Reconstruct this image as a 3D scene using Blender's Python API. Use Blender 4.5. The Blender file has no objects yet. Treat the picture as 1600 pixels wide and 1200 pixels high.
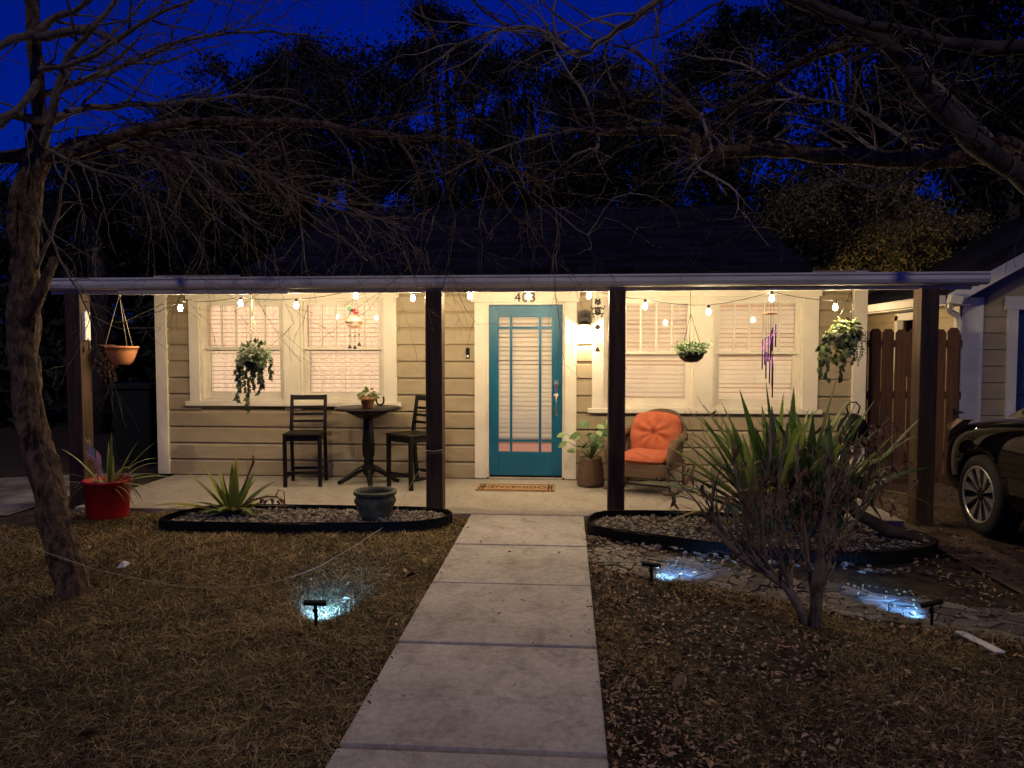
import bpy, math, random
import numpy as np
from mathutils import Vector, Matrix
R = math.radians
PI = math.pi
SC = bpy.context.scene
COL = SC.collection

# ---------------------------------------------------------------- camera
F, CH, YAW, PIT = 1155.0, 1.55, R(4.26), R(2.825)
cd = bpy.data.cameras.new('camera')
cd.sensor_width = 36.0
cd.lens = F / 1600 * 36
cd.clip_end = 1000
cam = bpy.data.objects.new('camera', cd)
COL.objects.link(cam)
cam.location = (0, 0, CH)
cam.rotation_euler = (PI / 2 - PIT, 0, YAW)
SC.camera = cam

# ---------------------------------------------------------------- world, sun, exposure
SUN_EL, SUN_AZ = R(42), R(6)          # light from behind the camera, a little to its right
w = bpy.data.worlds.new('World')
SC.world = w
w.use_nodes = True
nt = w.node_tree
bg = nt.nodes['Background']
sky = nt.nodes.new('ShaderNodeTexSky')
sky.sky_type = 'NISHITA'
sky.sun_disc = False
sky.sun_elevation = R(2)
sky.sun_rotation = PI - SUN_AZ
sky.ozone_density = 8.0
sky.dust_density = 0.2
sky.air_density = 1.0
hs = nt.nodes.new('ShaderNodeHueSaturation')
hs.inputs['Saturation'].default_value = 1.4
mx = nt.nodes.new('ShaderNodeMix')
mx.data_type = 'RGBA'
mx.blend_type = 'MULTIPLY'
mx.inputs[0].default_value = 1
mx.inputs[7].default_value = (0.17, 0.30, 1.15, 1)
nt.links.new(sky.outputs[0], hs.inputs['Color'])
nt.links.new(hs.outputs[0], mx.inputs[6])
nt.links.new(mx.outputs[2], bg.inputs['Color'])
bg.inputs['Strength'].default_value = 0.14
sl = bpy.data.lights.new('sun', 'SUN')
sl.energy = 0.40
sl.angle = R(1.5)
sl.color = (1, 0.85, 0.62)
so = bpy.data.objects.new('sun', sl)
COL.objects.link(so)
sd = Vector((-math.sin(SUN_AZ) * math.cos(SUN_EL), math.cos(SUN_AZ) * math.cos(SUN_EL), -math.sin(SUN_EL)))
so.rotation_euler = sd.to_track_quat('-Z', 'Y').to_euler()
SC.view_settings.view_transform = 'Standard'
SC.view_settings.look = 'None'
SC.view_settings.exposure = 0.0
SC.view_settings.gamma = 1
try:
    SC.cycles.use_denoising = True
    SC.cycles.denoiser = 'OPENIMAGEDENOISE'
    SC.cycles.max_bounces = 6
    SC.cycles.transparent_max_bounces = 12
    SC.cycles.sample_clamp_indirect = 4
except Exception:
    pass

# ---------------------------------------------------------------- helpers
rng = random.Random(7)
npr = np.random.default_rng(7)
_f = Vector((-math.sin(YAW) * math.cos(PIT), math.cos(YAW) * math.cos(PIT), -math.sin(PIT)))
_r = Vector((math.cos(YAW), math.sin(YAW), 0))
_u = _r.cross(_f)


def ray(px, py):
    return _f + _r * ((px - 800) / F) + _u * ((600 - py) / F)


def at(px, py, Y):
    d = ray(px, py)
    t = Y / d.y
    return Vector((t * d.x, Y, t * d.z + CH))


def gnd(px, py, z=0.0):
    d = ray(px, py)
    t = (z - CH) / d.z
    return Vector((t * d.x, t * d.y, z))


def srgb(r, g, b):
    f = lambda c: (c / 12.92 if c <= 0.04045 else ((c + 0.055) / 1.055) ** 2.4)
    return (f(r / 255), f(g / 255), f(b / 255), 1)


class NT:
    def __init__(s, name):
        s.m = bpy.data.materials.new(name)
        s.m.use_nodes = True
        s.t = s.m.node_tree
        s.b = s.t.nodes['Principled BSDF']
        s.out = s.t.nodes['Material Output']

    def n(s, typ, **kw):
        x = s.t.nodes.new(typ)
        for k, v in kw.items():
            if k.startswith('_'):
                setattr(x, k[1:], v)
            else:
                x.inputs[k.replace('__', ' ')].default_value = v
        return x

    def l(s, a, b):
        s.t.links.new(a, b)


def pm(name, c1, c2=None, scale=8, rough=0.6, bump=0.15, bscale=None, metal=0, stretch=(1, 1, 1), spec=0.4,
       detail=6, lo=0.35, hi=0.65, c3=None, island=0.0, coat=0, bdist=0.01, emis=None, emis_s=0, trans=0):
    """noise mottled surface in object space"""
    q = NT(name)
    tc = q.n('ShaderNodeTexCoord')
    mp = q.n('ShaderNodeMapping')
    mp.inputs['Scale'].default_value = stretch
    q.l(tc.outputs['Object'], mp.inputs['Vector'])
    nz = q.n('ShaderNodeTexNoise', Scale=scale, Detail=detail, Roughness=0.6)
    q.l(mp.outputs[0], nz.inputs['Vector'])
    cr = q.n('ShaderNodeValToRGB')
    cr.color_ramp.elements[0].position = lo
    cr.color_ramp.elements[1].position = hi
    cr.color_ramp.elements[0].color = (*c1[:3], 1)
    cr.color_ramp.elements[1].color = (*(c2 or c1)[:3], 1)
    if c3:
        e = cr.color_ramp.elements.new((lo + hi) / 2)
        e.color = (*c3[:3], 1)
    fac = nz.outputs['Fac']
    if island:
        g = q.n('ShaderNodeNewGeometry')
        ma = q.n('ShaderNodeMath', _operation='MULTIPLY_ADD')
        ma.inputs[1].default_value = island
        q.l(g.outputs['Random Per Island'], ma.inputs[0])
        m2 = q.n('ShaderNodeMath', _operation='MULTIPLY_ADD')
        m2.inputs[1].default_value = 1 - island
        q.l(fac, m2.inputs[0])
        q.l(m2.outputs[0], ma.inputs[2])
        m2.inputs[2].default_value = 0.0
        fac = ma.outputs[0]
    q.l(fac, cr.inputs[0])
    q.l(cr.outputs[0], q.b.inputs['Base Color'])
    q.b.inputs['Roughness'].default_value = rough
    q.b.inputs['Metallic'].default_value = metal
    q.b.inputs['Specular IOR Level'].default_value = spec
    if coat:
        q.b.inputs['Coat Weight'].default_value = coat
    if emis:
        q.b.inputs['Emission Color'].default_value = (*emis[:3], 1)
        q.b.inputs['Emission Strength'].default_value = emis_s
    if trans:
        tl = q.n('ShaderNodeBsdfTranslucent')
        q.l(cr.outputs[0], tl.inputs['Color'])
        mxs = q.n('ShaderNodeMixShader')
        mxs.inputs[0].default_value = trans
        q.l(q.b.outputs[0], mxs.inputs[1])
        q.l(tl.outputs[0], mxs.inputs[2])
        q.l(mxs.outputs[0], q.out.inputs['Surface'])
    if bump:
        nb = q.n('ShaderNodeTexNoise', Scale=bscale or scale * 4, Detail=5)
        q.l(mp.outputs[0], nb.inputs['Vector'])
        bp = q.n('ShaderNodeBump', Strength=bump, Distance=bdist)
        q.l(nb.outputs['Fac'], bp.inputs['Height'])
        q.l(bp.outputs[0], q.b.inputs['Normal'])
    return q.m


def wloc(o):
    v = Vector((0, 0, 0))
    while o is not None:
        v += Vector(o.location)
        o = o.parent
    return v


def tag(o, label=None, cat=None, group=None, kind=None):
    if label: o['label'] = label
    if cat: o['category'] = cat
    if group: o['group'] = group
    if kind: o['kind'] = kind
    return o


def thing(name, label, cat, loc=(0, 0, 0), group=None, rz=0):
    o = bpy.data.objects.new(name, None)
    o.empty_display_size = 0.1
    COL.objects.link(o)
    o.location = loc
    o.rotation_euler = (0, 0, rz)
    return tag(o, label, cat, group)


class MB:
    """collects shapes; build() links them as one mesh object"""

    def __init__(s):
        s.v, s.f, s.sm, s.mi = [], [], [], []
        s.cm = 0

    def add(s, vs, fs, smooth=False):
        b = len(s.v)
        s.v.extend([tuple(p) for p in vs])
        for f in fs:
            s.f.append([b + i for i in f])
            s.sm.append(smooth)
            s.mi.append(s.cm)
        return s

    def box(s, x0, x1, y0, y1, z0, z1):
        vs = [(x, y, z) for z in (z0, z1) for y in (y0, y1) for x in (x0, x1)]
        return s.add(vs, [(0, 2, 3, 1), (4, 5, 7, 6), (0, 1, 5, 4), (2, 6, 7, 3), (0, 4, 6, 2), (1, 3, 7, 5)])

    def obox(s, c, size, M=None):
        h = Vector(size) / 2
        M = M or Matrix.Identity(3)
        vs = [Vector(c) + M @ Vector((x * h.x, y * h.y, z * h.z)) for z in (-1, 1) for y in (-1, 1) for x in (-1, 1)]
        return s.add(vs, [(0, 2, 3, 1), (4, 5, 7, 6), (0, 1, 5, 4), (2, 6, 7, 3), (0, 4, 6, 2), (1, 3, 7, 5)])

    def prism(s, poly, axis, a, b):
        """extrude a 2-D polygon along axis 0/1/2 from a to b"""
        n = len(poly)

        def p3(p, t):
            q = list(p)
            q.insert(axis, t)
            return tuple(q)
        vs = [p3(p, a) for p in poly] + [p3(p, b) for p in poly]
        fs = [tuple(range(n))[::-1], tuple(range(n, 2 * n))] + [(i, (i + 1) % n, n + (i + 1) % n, n + i) for i in range(n)]
        return s.add(vs, fs)

    def tube(s, pts, rad, n=8, cap=True, smooth=True):
        pts = [Vector(p) for p in pts]
        if not hasattr(rad, '__len__'): rad = [rad] * len(pts)
        vs, fs = [], []
        t0 = (pts[1] - pts[0]).normalized()
        up = Vector((0, 0, 1)) if abs(t0.z) < 0.9 else Vector((1, 0, 0))
        a = t0.cross(up).normalized()
        for i, p in enumerate(pts):
            t = (pts[min(i + 1, len(pts) - 1)] - pts[max(i - 1, 0)])
            if t.length < 1e-9: t = t0
            t = t.normalized()
            a = (a - t * a.dot(t))
            if a.length < 1e-6: a = t.orthogonal()
            a = a.normalized()
            b = t.cross(a)
            for k in range(n):
                g = 2 * PI * k / n
                vs.append(p + (a * math.cos(g) + b * math.sin(g)) * rad[i])
        for i in range(len(pts) - 1):
            for k in range(n):
                k2 = (k + 1) % n
                fs.append((i * n + k, i * n + k2, (i + 1) * n + k2, (i + 1) * n + k))
        if cap:
            fs.append(tuple(range(n))[::-1])
            fs.append(tuple(range((len(pts) - 1) * n, len(pts) * n)))
        return s.add(vs, fs, smooth)

    def lathe(s, prof, c=(0, 0, 0), n=24, M=None, smooth=True, close=False):
        """prof: (radius, height) from bottom to top"""
        c = Vector(c)
        M = M or Matrix.Identity(3)
        vs, fs = [], []
        for (r, h) in prof:
            for k in range(n):
                g = 2 * PI * k / n
                vs.append(c + M @ Vector((r * math.cos(g), r * math.sin(g), h)))
        m = len(prof)
        for i in range(m - 1 + (1 if close else 0)):
            j = (i + 1) % m
            for k in range(n):
                k2 = (k + 1) % n
                fs.append((i * n + k, i * n + k2, j * n + k2, j * n + k))
        if not close:
            fs.append(tuple(range(n))[::-1])
            fs.append(tuple(range((m - 1) * n, m * n)))
        return s.add(vs, fs, smooth)

    def ball(s, c, r, n=10, sc=(1, 1, 1), M=None):
        m = max(4, n // 2)
        M = M or Matrix.Identity(3)
        vs = [Vector(c) + M @ Vector((0, 0, -r * sc[2]))]
        for i in range(1, m):
            a = -PI / 2 + PI * i / m
            for k in range(n):
                g = 2 * PI * k / n
                vs.append(Vector(c) + M @ Vector((r * sc[0] * math.cos(a) * math.cos(g), r * sc[1] * math.cos(a) * math.sin(g), r * sc[2] * math.sin(a))))
        vs.append(Vector(c) + M @ Vector((0, 0, r * sc[2])))
        fs = [(0, 1 + (k + 1) % n, 1 + k) for k in range(n)]
        for i in range(m - 2):
            for k in range(n):
                k2 = (k + 1) % n
                fs.append((1 + i * n + k, 1 + i * n + k2, 1 + (i + 1) * n + k2, 1 + (i + 1) * n + k))
        t = len(vs) - 1
        fs += [(1 + (m - 2) * n + k, 1 + (m - 2) * n + (k + 1) % n, t) for k in range(n)]
        return s.add(vs, fs, True)

    def blade(s, base, d, L, wd, droop=0.6, n=7, twist=0.0, fold=0.18, kink=None, tipw=0.02):
        """strap leaf: starts along d, bends down with gravity, V-shaped section"""
        p = Vector(base)
        d = Vector(d).normalized()
        vs, fs = [], []
        st = L / n
        side = d.cross(Vector((0, 0, 1)))
        if side.length < 1e-3: side = Vector((1, 0, 0))
        side.normalize()
        for i in range(n + 1):
            t = i / n
            ww = wd * (0.55 + 0.9 * t if t < 0.35 else 0.865 * (1 - ((t - 0.35) / 0.65) ** 1.8)) + tipw * wd
            nn = side.cross(d).normalized()
            sd_ = (side * math.cos(twist * t) + nn * math.sin(twist * t))
            n2 = sd_.cross(d)
            vs += [p + sd_ * ww * 0.5 + n2 * -ww * fold, p, p - sd_ * ww * 0.5 + n2 * -ww * fold]
            p = p + d * st
            g = droop * st / max(L, 1e-3)
            if kink and t > kink: g *= 5
            d = (d + Vector((0, 0, -1)) * g * 2.2 * (0.3 + t)).normalized()
        for i in range(n):
            a = i * 3
            fs += [(a, a + 1, a + 4, a + 3), (a + 1, a + 2, a + 5, a + 4)]
        return s.add(vs, fs, True)

    def leaf(s, p, d, nrm, L, wd, bend=0.2, lobes=False):
        p, d = Vector(p), Vector(d).normalized()
        nrm = Vector(nrm)
        nrm = (nrm - d * nrm.dot(d))
        if nrm.length < 1e-4: nrm = d.orthogonal()
        nrm.normalize()
        sd_ = d.cross(nrm)
        P = lambda a, b, c=0: p + d * a * L + sd_ * b * wd + nrm * c * L
        if lobes:
            vs = [P(0, 0), P(-.12, .35, -.03), P(.25, .28), P(.3, .62, -bend * .6), P(.55, .25, -bend * .3), P(1, 0, -bend),
                  P(.55, -.25, -bend * .3), P(.3, -.62, -bend * .6), P(.25, -.28), P(-.12, -.35, -.03)]
            fs = [(0, 1, 2), (0, 2, 8), (0, 8, 9), (2, 3, 4), (2, 4, 6, 8), (8, 6, 7), (4, 5, 6)]
        else:
            vs = [P(0, 0), P(.3, .42, -.04), P(.7, .34, -bend * .5), P(1, 0, -bend), P(.7, -.34, -bend * .5), P(.3, -.42, -.04), P(.5, 0, .05)]
            fs = [(0, 1, 6), (1, 2, 6), (2, 3, 6), (3, 4, 6), (4, 5, 6), (5, 0, 6)]
        return s.add(vs, fs, True)

    def build(s, name, mat=None, parent=None, loc=None, bevel=0, sub=0, autosm=None):
        o = bpy.data.objects.new(name, bpy.data.meshes.new(name))
        off = wloc(parent) if parent is not None else Vector((0, 0, 0))
        if parent is None and loc is not None:
            off = Vector(loc)
            o.location = loc
        me = o.data
        me.from_pydata([(x - off.x, y - off.y, z - off.z) for x, y, z in s.v], [], s.f)
        me.polygons.foreach_set('use_smooth', s.sm)
        for m in (mat if isinstance(mat, (list, tuple)) else [mat]):
            if m: me.materials.append(m)
        if isinstance(mat, (list, tuple)):
            me.polygons.foreach_set('material_index', s.mi)
        me.update()
        COL.objects.link(o)
        if parent is not None: o.parent = parent
        if bevel:
            b = o.modifiers.new('bevel', 'BEVEL')
            b.width = bevel
            b.segments = 2
            b.limit_method = 'ANGLE'
            b.angle_limit = R(35)
        if sub:
            b = o.modifiers.new('subsurf', 'SUBSURF')
            b.levels = b.render_levels = sub
        return o


def npmesh(name, V, Fc, mat, parent=None, smooth=False, loc=None):
    """quick mesh from arrays; Fc is (n, k)"""
    me = bpy.data.meshes.new(name)
    V = np.asarray(V, dtype=np.float32).reshape(-1, 3)
    off = wloc(parent) if parent is not None else Vector(loc or (0, 0, 0))
    V = V - np.array(off, dtype=np.float32)
    Fc = np.asarray(Fc, dtype=np.int32)
    k = Fc.shape[1]
    me.vertices.add(len(V))
    me.vertices.foreach_set('co', V.ravel())
    me.loops.add(Fc.size)
    me.loops.foreach_set('vertex_index', Fc.ravel())
    me.polygons.add(len(Fc))
    me.polygons.foreach_set('loop_start', np.arange(0, Fc.size, k, dtype=np.int32))
    me.polygons.foreach_set('use_smooth', np.full(len(Fc), smooth))
    me.update(calc_edges=True)
    me.validate()
    if mat: me.materials.append(mat)
    o = bpy.data.objects.new(name, me)
    COL.objects.link(o)
    if parent is not None: o.parent = parent
    elif loc: o.location = loc
    return o


def copy_tree(o, parent=None):
    c = o.copy()
    COL.objects.link(c)
    c.parent = parent
    for ch in list(o.children): copy_tree(ch, c)
    return c


def text(name, body, size, mat, parent, M, depth=0.003, spacing=1.0):
    cu = bpy.data.curves.new(name, 'FONT')
    cu.body = body
    cu.size = size
    cu.extrude = depth
    cu.align_x = 'CENTER'
    cu.align_y = 'CENTER'
    cu.space_character = spacing
    cu.materials.append(mat)
    tmp = bpy.data.objects.new(name, cu)
    COL.objects.link(tmp)
    bpy.context.view_layer.update()
    me = bpy.data.meshes.new_from_object(tmp.evaluated_get(bpy.context.evaluated_depsgraph_get()))
    bpy.data.objects.remove(tmp)
    me.transform(M)
    o = bpy.data.objects.new(name, me)
    me.transform(Matrix.Translation(-wloc(parent)))
    COL.objects.link(o)
    o.parent = parent
    return o


UPR = Matrix(((1, 0, 0, 0), (0, 0, -1, 0), (0, 1, 0, 0), (0, 0, 0, 1)))   # text stands in XZ, faces -Y

# ---------------------------------------------------------------- materials
M = {}
M['siding'] = pm('painted_siding', (.30, .24, .15), (.36, .29, .185), 3, .55, .12, 30, stretch=(1, 1, 3))
M['trim'] = pm('cream_trim', (.66, .60, .49), (.74, .68, .56), 4, .5, .08, 40)
M['gutter'] = pm('weathered_white_gutter', (.50, .49, .49), (.74, .72, .70), 3, .55, .1, 20, stretch=(.6, 3, 6))
M['soffit'] = pm('porch_ceiling', (.42, .38, .32), (.5, .46, .4), 5, .7, .1)
M['shingle'] = None
M['post'] = pm('dark_stained_wood', (.026, .014, .007), (.08, .042, .02), 6, .6, .35, 20, stretch=(5, 5, .35))
M['concrete'] = pm('concrete', (.17, .15, .13), (.42, .38, .335), 2.3, .85, .6, 90, detail=12, lo=.32, hi=.56, bdist=.004, c3=(.33, .295, .255))
M['porchfloor'] = pm('porch_concrete', (.30, .265, .225), (.42, .385, .335), 1.6, .8, .3, 60, detail=9, bdist=.003)
M['teal'] = pm('teal_door_paint', (.003, .085, .165), (.005, .105, .19), 3, .38, .06, 30, spec=.5)
M['black'] = pm('black_plastic', (.005, .005, .005), (.009, .009, .009), 20, .75, .1, spec=.15)
M['blackwood'] = pm('black_painted_wood', (.0025, .002, .0015), (.006, .0048, .0035), 12, .45, .1, stretch=(3, 3, .6), spec=.25)
M['terra'] = pm('terracotta', (.45, .17, .065), (.58, .24, .10), 8, .75, .15)
M['redplastic'] = pm('red_plastic', (.26, .004, .007), (.36, .007, .010), 5, .45, .08)
M['tealglaze'] = pm('teal_glaze', (.035, .036, .022), (.11, .108, .066), 9, .55, .3, 14, c3=(.055, .062, .042))
M['wicker'] = None
M['cushion'] = pm('orange_cushion', (.34, .08, .035), (.44, .11, .05), 14, .9, .2, 200)
M['metal'] = pm('aged_nickel', (.45, .43, .40), (.6, .57, .52), 30, .3, .05, metal=1)
M['darkmetal'] = pm('dark_metal', (.02, .018, .016), (.05, .045, .04), 30, .45, .1, metal=.6)
M['rope'] = pm('pale_rope', (.3, .24, .16), (.42, .35, .25), 60, .9, .3, 200)
M['wire'] = pm('black_cable', (.02, .018, .015), (.03, .027, .022), 20, .6, 0)
M['jute'] = pm('coir_mat', (.30, .17, .075), (.42, .25, .12), 40, .95, .5, 150)
M['matprint'] = pm('mat_print', (.05, .022, .010), (.08, .035, .016), 40, .95, .4, 150)
M['dead'] = pm('dead_leaf', (.13, .065, .03), (.26, .14, .065), 10, .85, .2, island=.6, c3=(.18, .085, .04))
M['bark'] = pm('grey_bark', (.022, .012, .006), (.23, .145, .082), 16, .9, .9, 34, stretch=(1.5, 1.5, .6), detail=10, bdist=.05)
M['twig'] = pm('pale_twig_bark', (.085, .062, .045), (.22, .17, .12), 14, .85, .3, stretch=(1, 1, 1))
M['littwig'] = pm('pale_lit_twig', (.07, .055, .042), (.42, .35, .27), 2.2, .85, .3, 14, c3=(.24, .19, .145))  # bright highlights on the twigs painted in as pale noise streaks
M['shrubtwig'] = pm('shrub_twig', (.06, .048, .03), (.32, .255, .165), 6, .85, .3, 14)
M['darkbark'] = pm('dark_bark', (.028, .021, .017), (.085, .064, .048), 8, .9, .7, 22, bdist=.02)
M['ivy'] = pm('ivy_leaf', (.022, .045, .015), (.13, .155, .06), 12, .5, .1, island=.8, c3=(.045, .08, .022))
M['pothos'] = pm('pale_trailing_leaf', (.05, .085, .022), (.20, .22, .075), 12, .45, .1, island=.8, c3=(.10, .14, .038))
M['smallgreen'] = pm('small_green_leaf', (.05, .11, .03), (.16, .24, .08), 12, .55, .1, island=.8)
M['strap'] = pm('strap_leaf', (.035, .075, .018), (.20, .27, .065), 5, .42, .1, island=.75, c3=(.07, .14, .03), trans=.3)
M['strapyel'] = pm('yellowing_leaf', (.28, .27, .03), (.50, .43, .07), 5, .5, .1, island=.7, trans=.3)
M['spider'] = pm('pale_strap_leaf', (.13, .17, .05), (.34, .36, .14), 6, .5, .1, island=.8, trans=.25)
M['rosette'] = pm('rosette_leaf', (.06, .10, .02), (.30, .33, .06), 5, .45, .1, island=.8, trans=.25)
M['soil'] = pm('dark_soil', (.025, .017, .011), (.06, .042, .028), 20, .95, .6, 60)
M['stone'] = pm('flagstone', (.085, .072, .06), (.20, .175, .15), 5, .85, .5, 40, island=.55)
M['gravel'] = pm('gravel', (.07, .055, .043), (.34, .29, .235), 30, .85, .2, island=.95, c3=(.17, .135, .105))
M['leaflitter'] = pm('leaf_litter', (.05, .026, .010), (.55, .37, .19), 20, .9, .1, island=.95, c3=(.17, .095, .042))
M['grass'] = pm('dormant_grass', (.022, .017, .006), (.80, .58, .27), .9, .9, 0, island=.52, c3=(.17, .115, .04), trans=.2, lo=.28, hi=.82)
M['grassgreen'] = pm('living_grass', (.02, .028, .008), (.16, .17, .05), 3.0, .9, 0, island=.7, c3=(.06, .075, .02), trans=.2)
M['lawn'] = pm('lawn_soil', (.016, .010, .005), (.07, .048, .02), 9, .95, .9, 40, detail=12, bdist=.03)
M['fence'] = pm('stained_fence_wood', (.055, .022, .010), (.12, .052, .024), 5, .75, .4, 16, stretch=(6, 6, .4), island=.3)
M['gtrim'] = pm('garage_white_trim', (.52, .50, .47), (.62, .60, .57), 4, .55, .08)
M['gdoor'] = pm('blue_garage_door', (.012, .03, .11), (.016, .04, .13), 4, .5, .05)
M['carpaint'] = pm('black_car_paint', (.002, .002, .0025), (.003, .003, .004), 4, .04, 0, spec=.16)
M['tyre'] = pm('tyre_rubber', (.012, .012, .012), (.018, .018, .018), 20, .85, .2)
M['alloy'] = pm('alloy', (.55, .54, .52), (.62, .61, .59), 10, .32, .03, metal=.85)
M['white'] = pm('white_thing', (.7, .68, .64), (.8, .78, .74), 10, .6, .1)
M['signboard'] = pm('pale_sign_board', (.30, .23, .18), (.36, .28, .22), 10, .6, .1)
M['purple'] = pm('purple_anodised_tube', (.16, .03, .26), (.22, .05, .34), 10, .3, .03, metal=.7)
M['lightwood'] = pm('light_wood', (.40, .20, .09), (.52, .28, .13), 8, .6, .1, stretch=(1, 1, 6))
M['redpaint'] = pm('red_paint', (.45, .03, .03), (.5, .05, .04), 10, .4, 0)
M['greenpaint'] = pm('green_paint', (.03, .09, .05), (.05, .12, .06), 10, .5, 0)
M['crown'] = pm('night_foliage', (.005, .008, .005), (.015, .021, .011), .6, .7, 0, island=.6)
M['olive'] = pm('olive_foliage', (.07, .065, .018), (.25, .19, .06), .8, .65, 0, island=.8, c3=(.13, .11, .03))
M['bin'] = pm('dark_green_bin', (.003, .006, .004), (.004, .008, .005), 6, .7, .1)
M['sand'] = pm('sandy_drive', (.10, .085, .075), (.30, .27, .24), 2.2, .95, .8, 30, detail=12, lo=.4, hi=.6, bdist=.02)
M['drive'] = pm('dirt_drive', (.05, .032, .02), (.15, .10, .065), 2.5, .95, .9, 30, detail=12, bdist=.03)

def concrete(name, c1, c2, stain, sc=1.0):
    q = NT(name)
    tc = q.n('ShaderNodeTexCoord')
    n1 = q.n('ShaderNodeTexNoise', Scale=1.1 * sc, Detail=10, Roughness=.68)
    n2 = q.n('ShaderNodeTexNoise', Scale=26, Detail=6, Roughness=.75)
    n3 = q.n('ShaderNodeTexNoise', Scale=4.5 * sc, Detail=12, Roughness=.8, Distortion=.6)
    vo = q.n('ShaderNodeTexVoronoi', Scale=38)
    for n_ in (n1, n2, n3, vo): q.l(tc.outputs['Object'], n_.inputs['Vector'])
    def ramp(src, a, b, ca, cb):
        r = q.n('ShaderNodeValToRGB')
        r.color_ramp.elements[0].position = a; r.color_ramp.elements[1].position = b
        r.color_ramp.elements[0].color = (*ca, 1); r.color_ramp.elements[1].color = (*cb, 1)
        q.l(src, r.inputs[0]); return r.outputs[0]
    def mul(a, b, f=1.0):
        m = q.n('ShaderNodeMix', _data_type='RGBA', _blend_type='MULTIPLY')
        m.inputs[0].default_value = f
        q.l(a, m.inputs[6]); q.l(b, m.inputs[7]); return m.outputs[2]
    base = ramp(n1.outputs['Fac'], .35, .65, c1, c2)
    base = mul(base, ramp(n2.outputs['Fac'], .3, .7, (.72, .71, .70), (1.15, 1.15, 1.15)))
    base = mul(base, ramp(n3.outputs['Fac'], .33, .52, stain, (1, 1, 1)))
    base = mul(base, ramp(vo.outputs['Distance'], .04, .09, (.35, .32, .30), (1, 1, 1)), .7)
    q.l(base, q.b.inputs['Base Color'])
    q.b.inputs['Roughness'].default_value = .85
    q.b.inputs['Specular IOR Level'].default_value = .3
    bp = q.n('ShaderNodeBump', Strength=.5, Distance=.004)
    q.l(n2.outputs['Fac'], bp.inputs['Height'])
    q.l(bp.outputs[0], q.b.inputs['Normal'])
    return q.m


M['concrete'] = concrete('walk_concrete', (.38, .345, .305), (.58, .53, .47), (.60, .575, .555))
M['porchfloor'] = concrete('porch_concrete_slab', (.34, .30, .25), (.44, .395, .335), (.74, .70, .66), .8)

# shingle: courses and staggered tabs
q = NT('dark_shingles')
tc = q.n('ShaderNodeTexCoord')
br = q.n('ShaderNodeTexBrick', Scale=3.0)
br.inputs['Color1'].default_value = (.007, .007, .010, 1)
br.inputs['Color2'].default_value = (.024, .024, .032, 1)
br.inputs['Mortar'].default_value = (.003, .003, .005, 1)
br.inputs['Mortar Size'].default_value = .012
br.inputs['Brick Width'].default_value = .9
br.inputs['Row Height'].default_value = .42
q.l(tc.outputs['Object'], br.inputs['Vector'])
q.l(br.outputs['Color'], q.b.inputs['Base Color'])
q.b.inputs['Roughness'].default_value = .9
q.b.inputs['Specular IOR Level'].default_value = .08
bp = q.n('ShaderNodeBump', Strength=.6, Distance=.01)
q.l(br.outputs['Fac'], bp.inputs['Height'])
bp.invert = True
q.l(bp.outputs[0], q.b.inputs['Normal'])
M['shingle'] = q.m

# wicker: two crossed waves
q = NT('brown_wicker')
tc = q.n('ShaderNodeTexCoord')
w1 = q.n('ShaderNodeTexWave', Scale=34, Distortion=.6)
w1.bands_direction = 'Z'
w2 = q.n('ShaderNodeTexWave', Scale=26, Distortion=.6)
w2.bands_direction = 'DIAGONAL'
q.l(tc.outputs['Object'], w1.inputs['Vector'])
q.l(tc.outputs['Object'], w2.inputs['Vector'])
mu = q.n('ShaderNodeMath', _operation='MULTIPLY')
q.l(w1.outputs['Fac'], mu.inputs[0])
q.l(w2.outputs['Fac'], mu.inputs[1])
cr = q.n('ShaderNodeValToRGB')
cr.color_ramp.elements[0].color = (.035, .017, .008, 1)
cr.color_ramp.elements[1].color = (.34, .19, .10, 1)
cr.color_ramp.elements[1].position = .6
q.l(mu.outputs[0], cr.inputs[0])
q.l(cr.outputs[0], q.b.inputs['Base Color'])
q.b.inputs['Roughness'].default_value = .5
bp = q.n('ShaderNodeBump', Strength=.9, Distance=.01)
q.l(mu.outputs[0], bp.inputs['Height'])
q.l(bp.outputs[0], q.b.inputs['Normal'])
M['wicker'] = q.m

# window glass: clear with fresnel reflections
q = NT('window_glass')
q.t.nodes.remove(q.b)
tr = q.n('ShaderNodeBsdfTransparent')
gl = q.n('ShaderNodeBsdfGlossy', Roughness=.03)
fr = q.n('ShaderNodeFresnel', IOR=1.5)
ms = q.n('ShaderNodeMixShader')
q.l(fr.outputs[0], ms.inputs[0])
q.l(tr.outputs[0], ms.inputs[1])
q.l(gl.outputs[0], ms.inputs[2])
q.l(ms.outputs[0], q.out.inputs['Surface'])
M['glass'] = q.m


def emit(name, col, s):
    q = NT(name)
    q.b.inputs['Base Color'].default_value = (*col, 1)
    q.b.inputs['Emission Color'].default_value = (*col, 1)
    q.b.inputs['Emission Strength'].default_value = s
    q.b.inputs['Roughness'].default_value = .8
    return q.m


M['bulb'] = emit('warm_bulb', (1, .77, .47), 1120)
M['lanternglow'] = emit('lantern_bulb', (1, .78, .48), 850)
M['sidebulb'] = emit('side_lamp_bulb', (1, .72, .38), 1100)
M['led'] = emit('cold_led', (.55, .8, 1), 1.0)
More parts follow.
